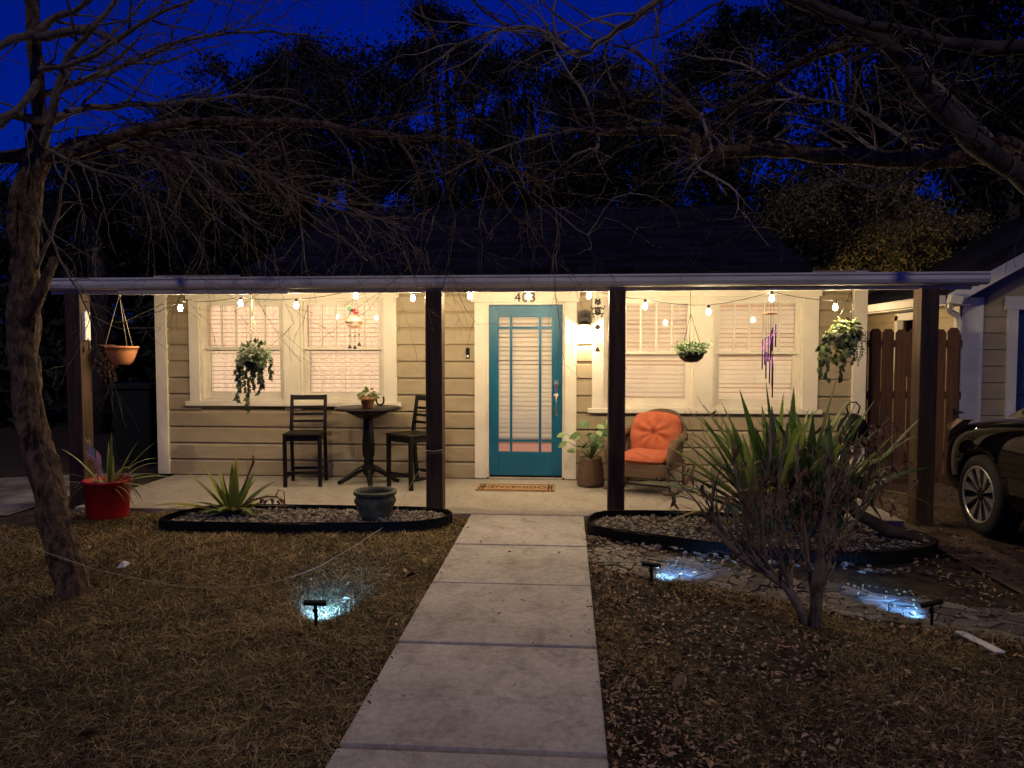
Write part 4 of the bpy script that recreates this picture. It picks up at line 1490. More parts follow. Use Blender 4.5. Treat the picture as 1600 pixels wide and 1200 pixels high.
for (dx, dy, dz, L, dr, wd) in ((.12, -.1, 1, .54, .05, .075), (-1, -.12, .32, .74, .42, .07), (-1, -.3, .4, .62, .6, .06), (.9, -.2, .45, .6, .25, .05)):
    mb.blade(c + Vector((dx * .03, dy * .03, .03)), (dx, dy, dz), L, wd, dr, 9, .3, .2)
mb.build('yellow_leaf', M['strapyel'], rp)
mb = MB()
mb.tube([c + Vector((.05, -.03, .05)), c + Vector((.2, -.06, .16)), c + Vector((.36, -.08, .20)), c + Vector((.46, -.09, .20)), c + Vector((.50, -.09, .14)), c + Vector((.46, -.1, .05))], [.012, .010, .008, .008, .006, .004], 6)
mb.tube([c + Vector((.44, -.09, .2)), c + Vector((.47, -.09, .26)), c + Vector((.52, -.09, .25)), c + Vector((.53, -.09, .1))], [.006, .007, .005, .004], 5)
mb.tube([c + Vector((.1, 0, .25)), c + Vector((.17, 0, .42)), c + Vector((.205, 0, .50)), c + Vector((.2, 0, .56))], [.006, .009, .013, .006], 6)
for k in range(8): mb.leaf(c + Vector((.30 + .03 * k, -.08, .19 - .01 * (k % 3))), (r_.uniform(-1, 1), -1, -1), (0, -1, 0), .06, .03, .4)
mb.build('withered_stem', M['dead'], rp)
mb = MB(); mb.lathe([(.05, -.01), (.055, .02), (.045, .06), (.02, .09)], c, 12); mb.build('stem', M['lightwood'], rp)

# glazed pot
c = Vector((-1.70, 6.42, -.0))
gp = thing('glazed_pot', 'empty teal glazed garden pot standing in the left gravel bed', 'pot', c)
mb = MB(); mb.lathe([(0, 0), (.105, 0), (.115, .02), (.145, .09), (.172, .16), (.178, .205), (.165, .235), (.168, .245), (.19, .25), (.192, .275), (.18, .285), (.162, .28), (.155, .24), (.16, .2), (.14, .13), (0, .11)], c, 40); mb.build('body', M['tealglaze'], gp)
mb = MB()
for k in range(14):     # leaf relief round the shoulder
    g = 2 * PI * k / 14; d = Vector((math.cos(g), math.sin(g), 0)); s_ = Vector((-d.y, d.x, 0))
    p = c + d * .168
    for q_ in (-1, 1): mb.tube([p + s_ * .0 + Vector((0, 0, .225)) + d * .002, p + s_ * .02 * q_ + Vector((0, 0, .19)) + d * .012, p - d * .022 + Vector((0, 0, .115))], [.004, .006, .003], 5)
mb.build('relief', M['tealglaze'], gp)

# white cord from the post, round the pot and over the lawn to the left tree
zg_ = lambda px, py: gnd(px, py, -.01)
mb = MB()
cp = [Vector((-1.16, 6.89, .56)), at(668, 709, 6.89), at(655, 735, 6.87), at(642, 757, 6.82), at(630, 778, 6.75), at(617, 801, 6.35), at(608, 812, 6.25), gnd(596, 826, .012), gnd(580, 836, +.016), gnd(556, 852, +.016), gnd(532, 866, +.016), gnd(505, 882, +.016), gnd(485, 891, +.016), gnd(450, 904, +.016), gnd(421, 912, +.016), gnd(385, 917, +.016), gnd(349, 917, +.016), gnd(315, 918, +.016), gnd(285, 917, .02),
      at(243, 910, 4.55), at(195, 900, 4.45), at(145, 889, 4.33), at(100, 873, 4.30), at(60, 859, 4.3), at(0, 838, 4.32), at(-90, 812, 4.5)]
mb.tube(cp, .003, 6)
wr = [Vector((-1.255 + .112 * math.cos(g) * 1.0, 6.98 + .112 * math.sin(g), .575 + .012 * math.sin(g * 2))) for g in np.linspace(-PI / 2, 1.5 * PI, 13)]
mb.tube([Vector((-1.345, 6.89, .575)), Vector((-1.26, 6.89, .565)), Vector((-1.165, 6.89, .585))], .005, 6)
kp = gnd(602, 818, .03)
for k in range(4):
    g = k * 1.5
    mb.tube([kp, kp + Vector((.05 * math.cos(g), .02 * math.sin(g), .05)), kp + Vector((.09 * math.cos(g), .03 * math.sin(g), .01)), kp + Vector((.05 * math.cos(g + .6), -.02, -.02)), kp], .005, 6)
tag(mb.build('rope', M['rope'], loc=(-1.25, 6.8, 0)), 'thin pale rope tied to a porch post and trailing over the lawn', 'rope')

# big strap leaved plant of the right bed
c = Vector((1.86, 6.35, 0))
cr_ = thing('strap_leaf_plant', 'large clump of long green strap leaves in the right gravel bed', 'plant', c)
mb = MB(); r_ = random.Random(81)
for k in range(84):
    g = r_.uniform(0, 2 * PI); e = r_.uniform(.62, 1.5)
    d = (math.cos(g) * math.cos(e), math.sin(g) * math.cos(e) * .7, math.sin(e))
    mb.blade(c + Vector((r_.uniform(-.28, .38), r_.uniform(-.15, .15), .05)), d, r_.uniform(.8, 1.2), r_.uniform(.095, .14), r_.uniform(.2, .6), 10, r_.uniform(-.5, .5), .2)
for (dx, dz, L, dr) in ((-.75, .9, 1.05, .25), (-.55, 1, 1.12, .2), (-.9, .75, 1.0, .3), (.45, 1, 1.15, .15), (.25, 1, 1.2, .1), (.6, .9, 1.1, .25), (-.15, 1, 1.15, .12), (.95, .7, 1.1, .4), (-.35, 1, 1.18, .1), (-1, .55, .95, .35), (-.95, .85, 1.1, .2), (-.8, .8, 1.15, .15), (-1, .7, 1.1, .25), (-.65, .95, 1.1, .12), (-1, .45, 1.05, .2), (.75, .8, 1.1, .25), (-.45, 1, 1.1, .12)):
    mb.blade(c + Vector((dx * .15 , r_.uniform(-.1, .1), .08)), (dx, r_.uniform(-.3, .1), dz), L * 1.05, .13, dr, 10, r_.uniform(-.4, .4), .2)
mb.build('foliage', M['strap'], cr_)
mb = MB()
for (dx, dy, dz, L, dr) in ((-1, -.2, .35, .95, .6), (-1, -.1, .6, 1.05, .75), (-.9, -.3, .2, .7, .7), (.9, -.2, .7, 1.1, .9), (1, -.3, .5, 1.0, .8), (-.3, -.6, .9, .9, 1.2), (.2, -.7, .8, .85, 1.3)):
    mb.blade(c + Vector((dx * .12, dy * .05, .1)), (dx, dy, dz), L, .055, dr, 12, .3, .15)
mb.build('yellow_leaf', M['strapyel'], cr_)
mb = MB()
for k in range(16):
    g = r_.uniform(-PI, 0); mb.blade(c + Vector((r_.uniform(-.2, .3), -.1, .25)), (math.cos(g), math.sin(g) * .6, .7), r_.uniform(.4, .75), .06, 1.9, 9, 1.0, .3)
mb.build('dry_leaf', M['dead'], cr_)
mb = MB()
mb.tube([c + Vector((.1, -.1, .0)), c + Vector((.28, -.12, .25)), c + Vector((.45, -.15, .42))], [.06, .055, .045], 8)
mb.tube([c + Vector((.3, -.1, .5)), c + Vector((.5, -.2, .2)), c + Vector((.72, -.26, .08)), c + Vector((.95, -.32, .03))], [.05, .05, .055, .03], 8)
for k in range(5): mb.tube([c + Vector((-.2 + .1 * k, 0, -.02)), c + Vector((-.25 + .12 * k, 0, .35))], [.05, .035], 8)
mb.build('stem', M['darkbark'], cr_)


# ---------------------------------------------------------------- branch growth
def grow(mb, p, d, L, r, lvl, r_, droop=0., wig=.25, dens=6., lr=(.35, .65), ang=(25, 60), tip=.25, minr=.0011, bark=None, leaves=None):
    n = max(3, int(L / .06))
    n = min(n, 16)
    pts, rad = [p.copy()], [r]
    d = d.normalized()
    for i in range(n):
        d = (d + Vector((r_.uniform(-1, 1), r_.uniform(-1, 1), r_.uniform(-1, 1))) * wig * .5 + Vector((0, 0, droop / n))).normalized()
        p = p + d * (L / n)
        pts.append(p.copy())
        rad.append(max(minr, r * (1 - (1 - tip) * (i + 1) / n)))
    mb.tube(pts, rad, 7 if r > .02 else (5 if r > .006 else 3), cap=r > .006)
    if leaves is not None and lvl == 0: leaves.append((pts[-1], d.copy()))
    if lvl <= 0: return pts
    kids = max(1, int(L * dens + r_.random()))
    for k in range(kids):
        t = r_.uniform(.15, 1.0)
        i = min(int(t * n), n - 1)
        q_ = pts[i].lerp(pts[i + 1], t * n - i)
        dd = (pts[i + 1] - pts[i]).normalized()
        ax = dd.orthogonal().normalized()
        ax = Matrix.Rotation(r_.uniform(0, 2 * PI), 3, dd) @ ax
        nd = Matrix.Rotation(R(r_.uniform(*ang)), 3, ax) @ dd
        grow(mb, q_, nd, L * r_.uniform(*lr), max(minr, rad[i] * r_.uniform(.4, .65)), lvl - 1, r_, droop, wig, dens * 1.15, lr, ang, tip, minr, bark, leaves)
    return pts


def rough_trunk(mb, pts, rad, n=44, amp=.09, seed=0):
    """trunk with furrowed plates and knots"""
    from mathutils import noise
    P, Q = [], []
    for i in range(len(pts) - 1):
        k = max(1, int((pts[i + 1] - pts[i]).length / .025))
        for j in range(k):
            t = j / k
            P.append(pts[i].lerp(pts[i + 1], t)); Q.append(rad[i] + (rad[i + 1] - rad[i]) * t)
    vs, fs = [], []
    for i, p in enumerate(P):
        t = (P[min(i + 2, len(P) - 1)] - P[max(i - 2, 0)]).normalized()
        a = Vector((1, 0, 0)); a = (a - t * a.dot(t)).normalized(); b = t.cross(a)
        for k in range(n):
            g = 2 * PI * k / n
            d = a * math.cos(g) + b * math.sin(g)
            q0 = Vector((math.cos(g) * 2.2, math.sin(g) * 2.2, p.z * 3.2 + seed))
            q1 = Vector((math.cos(g) * 5.5, math.sin(g) * 5.5, p.z * 7 + seed))
            q2 = Vector((math.cos(g) * 1.1, math.sin(g) * 1.1, p.z * 2.2 + seed * 2))
            h = abs(noise.noise(q0)) * .9 + abs(noise.noise(q1)) * .6 + noise.noise(q2) * 1.1 + .25 * noise.noise(q1 * 2.7)
            vs.append(p + d * Q[i] * (1 + amp * h * 1.5))
    for i in range(len(P) - 1):
        for k in range(n):
            k2 = (k + 1) % n
            fs.append((i * n + k, i * n + k2, (i + 1) * n + k2, (i + 1) * n + k))
    mb.add(vs, fs, True)


def limb(spec, r0, r1, mb, r_, kid=(.3, .9), every=.13, lvl=2, droop=-.1, rk=.35, wig=.3, ang=(25, 75), jit=.015, start=0.1, bias=None, dens=5):
    """main limb along a list of world points, with twigs spawned along it"""
    pts = []
    P = [Vector(p) for p in spec]
    N = len(P)
    for i in range(N - 1):
        p0, p1, p2, p3 = P[max(i - 1, 0)], P[i], P[i + 1], P[min(i + 2, N - 1)]
        k = max(2, int((p2 - p1).length / .07))
        for j in range(k):
            t = j / k
            pts.append(.5 * ((2 * p1) + (p2 - p0) * t + (2 * p0 - 5 * p1 + 4 * p2 - p3) * t * t + (3 * p1 - p0 - 3 * p2 + p3) * t ** 3)
                       + Vector((r_.uniform(-1, 1), r_.uniform(-1, 1), r_.uniform(-1, 1))) * jit)
    pts.append(P[-1])
    n = len(pts)
    rad = [r0 + (r1 - r0) * (i / (n - 1)) for i in range(n)]
    rad = [q_ * r_.uniform(.92, 1.1) for q_ in rad]
    mb.tube(pts, rad, 9)
    acc = 0
    for i in range(1, n):
        acc += (pts[i] - pts[i - 1]).length
        if i / n < start: continue
        if acc > every * r_.uniform(.6, 1.4):
            acc = 0
            dd = (pts[i] - pts[i - 1]).normalized()
            ax = Matrix.Rotation(r_.uniform(0, 2 * PI), 3, dd) @ dd.orthogonal().normalized()
            nd = Matrix.Rotation(R(r_.uniform(*ang)), 3, ax) @ dd
            if bias is not None: nd = (nd + Vector(bias)).normalized()
            L = r_.uniform(*kid)
            grow(mb, pts[i], nd, L, min(rad[i] * .6, .004 + .007 * L * rk / .35), lvl, r_, droop, wig, dens)
    return pts


# bare shrub in front of the right bed
c = Vector((1.40, 4.24, float(gz(1.4, 4.24))))
bs = thing('bare_shrub', 'nearly leafless shrub with curled brown leaves beside the stone path', 'shrub', c)
r_ = random.Random(91)
mb = MB(); tips = []
stems = [[(1.37, 4.26, -.09), (1.34, 4.26, .05), (1.26, 4.27, .18), (1.13, 4.28, .27), (1.02, 4.27, .33), (.93, 4.25, .42), (.82, 4.24, .55)],
         [(1.41, 4.24, -.09), (1.42, 4.23, .1), (1.43, 4.22, .3), (1.47, 4.2, .5), (1.52, 4.2, .75), (1.6, 4.2, .95)],
         [(1.40, 4.25, -.09), (1.40, 4.26, .15), (1.36, 4.26, .4), (1.33, 4.3, .7), (1.30, 4.3, 1.0)],
         [(1.43, 4.27, -.09), (1.46, 4.3, .2), (1.55, 4.3, .42), (1.68, 4.3, .62), (1.82, 4.28, .82)],
         [(1.39, 4.22, -.09), (1.38, 4.2, .2), (1.40, 4.15, .5), (1.42, 4.1, .8), (1.40, 4.08, 1.08)],
         [(1.15, 4.28, .26), (1.12, 4.26, .45), (1.10, 4.24, .7), (1.14, 4.22, .95), (1.13, 4.2, 1.15)],
         [(1.04, 4.27, .32), (1.04, 4.3, .5), (.98, 4.3, .75), (.95, 4.3, .98)],
         [(1.22, 4.27, .22), (1.22, 4.25, .5), (1.2, 4.25, .8), (1.24, 4.25, 1.12)]]
for k, s_ in enumerate(stems):
    pts = [Vector(p) for p in s_]
    n = len(pts)
    r0 = (.032, .026, .02, .018, .018, .014, .012, .013)[k]
    mb.tube(pts, [r0 * (1 - .6 * i / (n - 1)) for i in range(n)], 8)
    for i in range(2 if k < 5 else 1, n):
        for q_ in range(6):
            d = (pts[i] - pts[i - 1]).normalized() * .8 + Vector((r_.uniform(-.55, .55), r_.uniform(-.5, .5), .75))
            grow(mb, pts[i].lerp(pts[i - 1], r_.random()), d, min(r_.uniform(.2, .42), max(.08, 1.12 - pts[i].z)), r0 * .27, 2, r_, .15, .34, 6.5, (.4, .7), (15, 45), .35, .0015, None, tips)
mb.build('branch', M['shrubtwig'], bs)
mb = MB()
for (p, d) in tips:
    if p.z < 1.2 and r_.random() < (.25 if p.x < 1.35 else .75) * (1 if p.z > .45 else .3):
        for q_ in range(r_.choice((1, 2, 3))):
            pp_ = p + Vector((r_.uniform(-.02, .02), r_.uniform(-.02, .02), r_.uniform(-.03, .01)))
            mb.leaf(pp_, (r_.uniform(-1, 1), r_.uniform(-1, 1), r_.uniform(-1.4, .2)), (r_.uniform(-1, 1), r_.uniform(-1, 1), 1), r_.uniform(.03, .065), r_.uniform(.018, .032), r_.uniform(.3, .9))
mb.build('withered_leaf', M['dead'], bs)['kind'] = 'stuff'
mb = MB()
for (p, d) in tips:
    if p.x < 1.0 and p.z < .7 and r_.random() < .12: mb.leaf(p, (r_.uniform(-1, 1), -.3, -.7), (0, -1, .4), .07, .05, .2)
mb.build('green_leaf', M['smallgreen'], bs)['kind'] = 'stuff'

# kettle grill behind the strap leaves
c = Vector((3.06, 8.15, 0))
kg = thing('kettle_grill', 'black kettle grill with wire loop handle by the right house corner', 'grill', c)
mb = MB(); mb.lathe([(.03, .50), (.09, .515), (.135, .57), (.15, .64), (.153, .645)], c, 24); mb.build('bowl', M['black'], kg)
mb = MB(); mb.lathe([(.155, .65), (.152, .69), (.125, .77), (.07, .825), (.02, .845)], c, 24); mb.build('lid', M['black'], kg)
mb = MB(); mb.tube([c + Vector((-.05, 0, .84)), c + Vector((-.07, 0, .92)), c + Vector((-.03, 0, .965)), c + Vector((.03, 0, .965)), c + Vector((.07, 0, .92)), c + Vector((.05, 0, .84))], .009, 6); mb.build('handle', M['darkmetal'], kg)
for k in range(3):
    g = k * 2 * PI / 3 + .4
    mb = MB(); mb.tube([c + Vector((.09 * math.cos(g), .09 * math.sin(g), .53)), c + Vector((.20 * math.cos(g), .20 * math.sin(g), .0))], .012, 8); mb.build('leg', M['metal'], kg)

# ================================================================ SOLAR SPOTLIGHTS
def spot(px, py, label, aim, power, hang=0, hgt=.15):
    p = gnd(px, py, -.04)
    p.z = float(gz(p.x, p.y)) - .005
    t = thing('solar_spotlight', label, 'garden light', p, 'solar spotlights staked in the yard')
    mb = MB(); mb.tube([p + Vector((0, 0, -.05)), p + Vector((.004, 0, hgt * .5)), p + Vector((0, 0, hgt - .01))], [.006, .010, .010], 8)
    mb.ball(p + Vector((0, 0, hgt * .72)), .016, 8); mb.build('stake', M['black'], t)
    Mx = Matrix.Rotation(hang, 3, 'Y')
    hc = p + Vector((0, 0, hgt))
    mb = MB()
    mb.tube([hc + Mx @ Vector((-.062, 0, 0)), hc + Mx @ Vector((.062, 0, 0))], .014, 10)
    mb.obox(hc + Mx @ Vector((0, -.004, .008)), (.126, .026, .012), Mx @ Matrix.Rotation(R(20), 3, 'X'))
    mb.build('head', M['black'], t, bevel=.003)
    fw = Vector((aim[0] - hc.x, aim[1] - hc.y, 0)).normalized()
    d = (hc + fw * .29 - Vector((0, 0, hgt + .0)) - hc).normalized()
    lp_ = hc + d * .03
    mb = MB(); mb.obox(lp_ - d * .004, (.09, .006, .016), (d.to_track_quat('Y', 'Z')).to_matrix()); mb.build('lens', M['led'], t)
    ld = bpy.data.lights.new('spot_beam', 'SPOT')
    ld.energy = power; ld.color = (.13, .38, 1); ld.spot_size = R(66); ld.spot_blend = 1.0; ld.shadow_soft_size = .02
    lo = bpy.data.objects.new('spot_beam', ld)
    COL.objects.link(lo)
    lo.location = lp_ + d * .01 - p
    lo.rotation_euler = d.to_track_quat('-Z', 'Y').to_euler()
    lo.parent = t
    return t


g1 = gnd(514, 942, -.03); g2 = gnd(1070, 893, -.03); g3 = gnd(1395, 938, -.05)
spot(493, 985, 'black solar spotlight lighting the dry lawn left of the walk', g1, 100, 0, .15)
spot(1017, 915, 'black solar spotlight by the near end of the stone path', g2, 42, R(6), .135)
spot(1455, 968, 'tilted black solar spotlight at the far right of the stone path', g3, 50, R(-14), .13)

# ================================================================ FENCE, GARAGE, CAR
fx0, fx1, yf = 3.36, 4.56, 8.9
fe = thing('wooden_fence', 'brown stained dog eared picket fence between house and garage', 'fence', ((fx0 + fx1) / 2, yf, -.08))
mb = MB(); r_ = random.Random(101); x = fx0
while x < fx1:
    w_ = min(.138, fx1 - x)
    if w_ < .05: break
    h_ = 1.77 + r_.uniform(-.012, .012); zb = -.04 + r_.uniform(-.02, .02); yy = yf + r_.uniform(-.004, .004)
    mb.prism([(x + .002, zb), (x + w_ - .004, zb), (x + w_ - .004, h_ - .04), (x + w_ - .035, h_), (x + .035, h_), (x + .002, h_ - .04)], 1, yy, yy + .018)
    x += .142 + r_.uniform(0, .006)
mb.build('panel', M['fence'], fe, bevel=.002)
mb = MB()
for zz in (.25, .95, 1.55): mb.box(fx0, fx1, yf + .02, yf + .06, zz, zz + .09)
mb.box(fx0, fx0 + .09, yf + .061, yf + .15, -.08, 1.7); mb.box(fx1 - .09, fx1, yf + .061, yf + .15, -.08, 1.7)
mb.build('rail', M['fence'], fe)
mb = MB(); mb.obox((4.52, yf - .01, .80), (.10, .012, .025)); mb.obox((4.47, yf - .012, .80), (.02, .014, .09)); mb.build('latch', M['darkmetal'], fe)

ga = thing('garage', 'tan garage with white trim and blue door right of the fence', 'garage', (6.6, 9.3, -.08))
GX0, GX1, GY, GZ = 4.74, 8.7, 9.3, 2.05
mb = MB(); z = -.05
while z < GZ:
    zt = min(z + .1975, GZ)
    prof = [(-.026, z), (-.014, zt - .012), (-.004, zt - .006), (-.004, zt), (.03, zt), (.03, z)]
    for (s_, e_) in ((GX0, 5.24), (8.2, GX1)): mb.prism([(GY + a, b_) for a, b_ in prof], 0, s_, e_)
    prf = [(GX0 + a, b_) for a, b_ in prof]
    n = 6
    for (ya, yb) in ((GY + .03, 10.35), (10.95, 14.5)) if 1.2 < (z + zt) / 2 < 2.0 else ((GY + .03, 14.5),):
        vs = [(a, ya, b_) for a, b_ in prf] + [(a, yb, b_) for a, b_ in prf]
        mb.add(vs, [tuple(range(n)), tuple(range(n, 2 * n))[::-1]] + [(i, n + i, n + (i + 1) % n, (i + 1) % n) for i in range(n)])
    z = zt
gm = (GX0 + GX1) / 2
sl_p = .575
zr2 = 2.16 - .045 + (GX0 - 4.42) * sl_p
mb.prism([(GX0 - .02, GZ), (GX1, GZ), (GX1, zr2), (gm, zr2 + (gm - GX0) * sl_p), (GX0 - .02, zr2 - .01)], 1, GY, GY + .05)
mb.box(GX1 - .05, GX1, GY + .03, 14.5, -.05, GZ)
mb.box(5.24, 8.2, GY - .01, GY + .05, 2.0, GZ)
mb.build('wall', M['siding'], ga)
mb = MB()
xe, ze = 4.42, 2.16
for sgn in (1,):
    top = ze + (gm - xe) * sl_p
    mb.prism([(xe, ze), (gm, top), (2 * gm - xe, ze), (2 * gm - xe, ze - .04), (gm, top - .05), (xe, ze - .04)], 1, 9.0, 14.8)
mb.build('roof', M['shingle'], ga)
mb = MB()
for s_ in (0, 1):
    pr_ = [(xe - .01, ze - .15), (xe - .01, ze + .005), (gm, top + .005), (gm, top - .15)]
    if s_: pr_ = [(2 * gm - a, b_) for a, b_ in pr_]
    mb.prism(pr_, 1, 8.95, 8.995)
mb.build('rake_board', M['gtrim'], ga, bevel=.003)
mb = MB(); mb.prism([(xe - .10, ze - .02), (xe - .09, ze - .10), (xe, ze - .10), (xe, ze + .0), (xe - .115, ze + .0)], 1, 9.05, 14.8)
mb.build('gutter', M['gtrim'], ga, bevel=.003)
mb = MB(); mb.box(xe, GX0 - .03, 9.05, 14.5, ze - .115, ze - .1); mb.build('soffit', M['gtrim'], ga)
mb = MB(); mb.box(GX0 - .05, 4.96, GY - .05, GY - .027, -.05, GZ + .1); mb.box(GX0 - .05, GX0 - .027, GY - .05, GY + .10, -.05, GZ + .1); mb.build('corner_board', M['gtrim'], ga, bevel=.003)
mb = MB(); mb.tube([(4.46, 9.1, ze - .09), (4.5, 9.12, 1.98), (4.62, 9.18, 1.93), (4.66, 9.2, 1.85), (4.66, 9.2, -.02)], .042, 4); mb.build('downspout', M['gtrim'], ga, bevel=.006)
fl_c = Vector((4.45, 8.90, 2.10))
mb = MB(); mb.obox(fl_c, (.14, .10, .10), Matrix.Rotation(R(12), 3, 'Y')); mb.build('gutter_end_box', M['gtrim'], ga, bevel=.008)
mb = MB()
for (ya, yb, za, zb_) in ((10.29, 10.39, 1.2, 2.0), (10.91, 11.01, 1.2, 2.0), (10.29, 11.01, 1.93, 2.03)): mb.box(GX0 - .06, GX0 + .02, ya, yb, za, zb_ - (.0 if za < 1.5 else .0))
gw = mb.build('window', M['gtrim'], ga)
mb = MB(); mb.box(GX0 + .0, GX0 + .005, 10.39, 10.91, 1.2, 1.93); mb.build('pane', M['glass'], gw)
mb = MB(); mb.box(5.24, 5.36, GY - .05, GY + .06, -.05, 2.0); mb.box(8.08, 8.2, GY - .05, GY + .06, -.05, 2.0); mb.box(5.20, 8.24, GY - .056, GY - .026, 2.001, 2.16); mb.build('door_frame', M['gtrim'], ga, bevel=.003)
mb = MB()
for k in range(4):
    z0_, z1_ = -.05 + k * .5125, -.05 + (k + 1) * .5125 - .012
    mb.box(5.36, 8.08, GY + .0, GY + .04, z0_, z1_)
    for j in range(4):
        xa = 5.44 + j * .66; mb.box(xa, xa + .56, GY - .012, GY, z0_ + .08, z1_ - .08)
mb.build('door', M['gdoor'], ga, bevel=.006)

# wall lamp on the side of the bungalow, lighting the passage behind the fence
c = Vector((3.45, 10.6, 2.05))
wl = thing('wall_lamp', 'small wall lamp on the side wall of the bungalow behind the fence', 'lamp', c)
mb = MB(); mb.box(3.25, 3.40, 10.54, 10.66, 2.02, 2.14); mb.prism([(3.40, 2.10), (3.54, 2.10), (3.52, 2.13), (3.40, 2.15)], 1, 10.53, 10.67); mb.build('bracket', M['darkmetal'], wl)
mb = MB(); mb.lathe([(.005, -.06), (.03, -.045), (.035, -.015), (.022, .02), (.015, .045)], c, 12); mb.build('bulb', M['sidebulb'], wl)

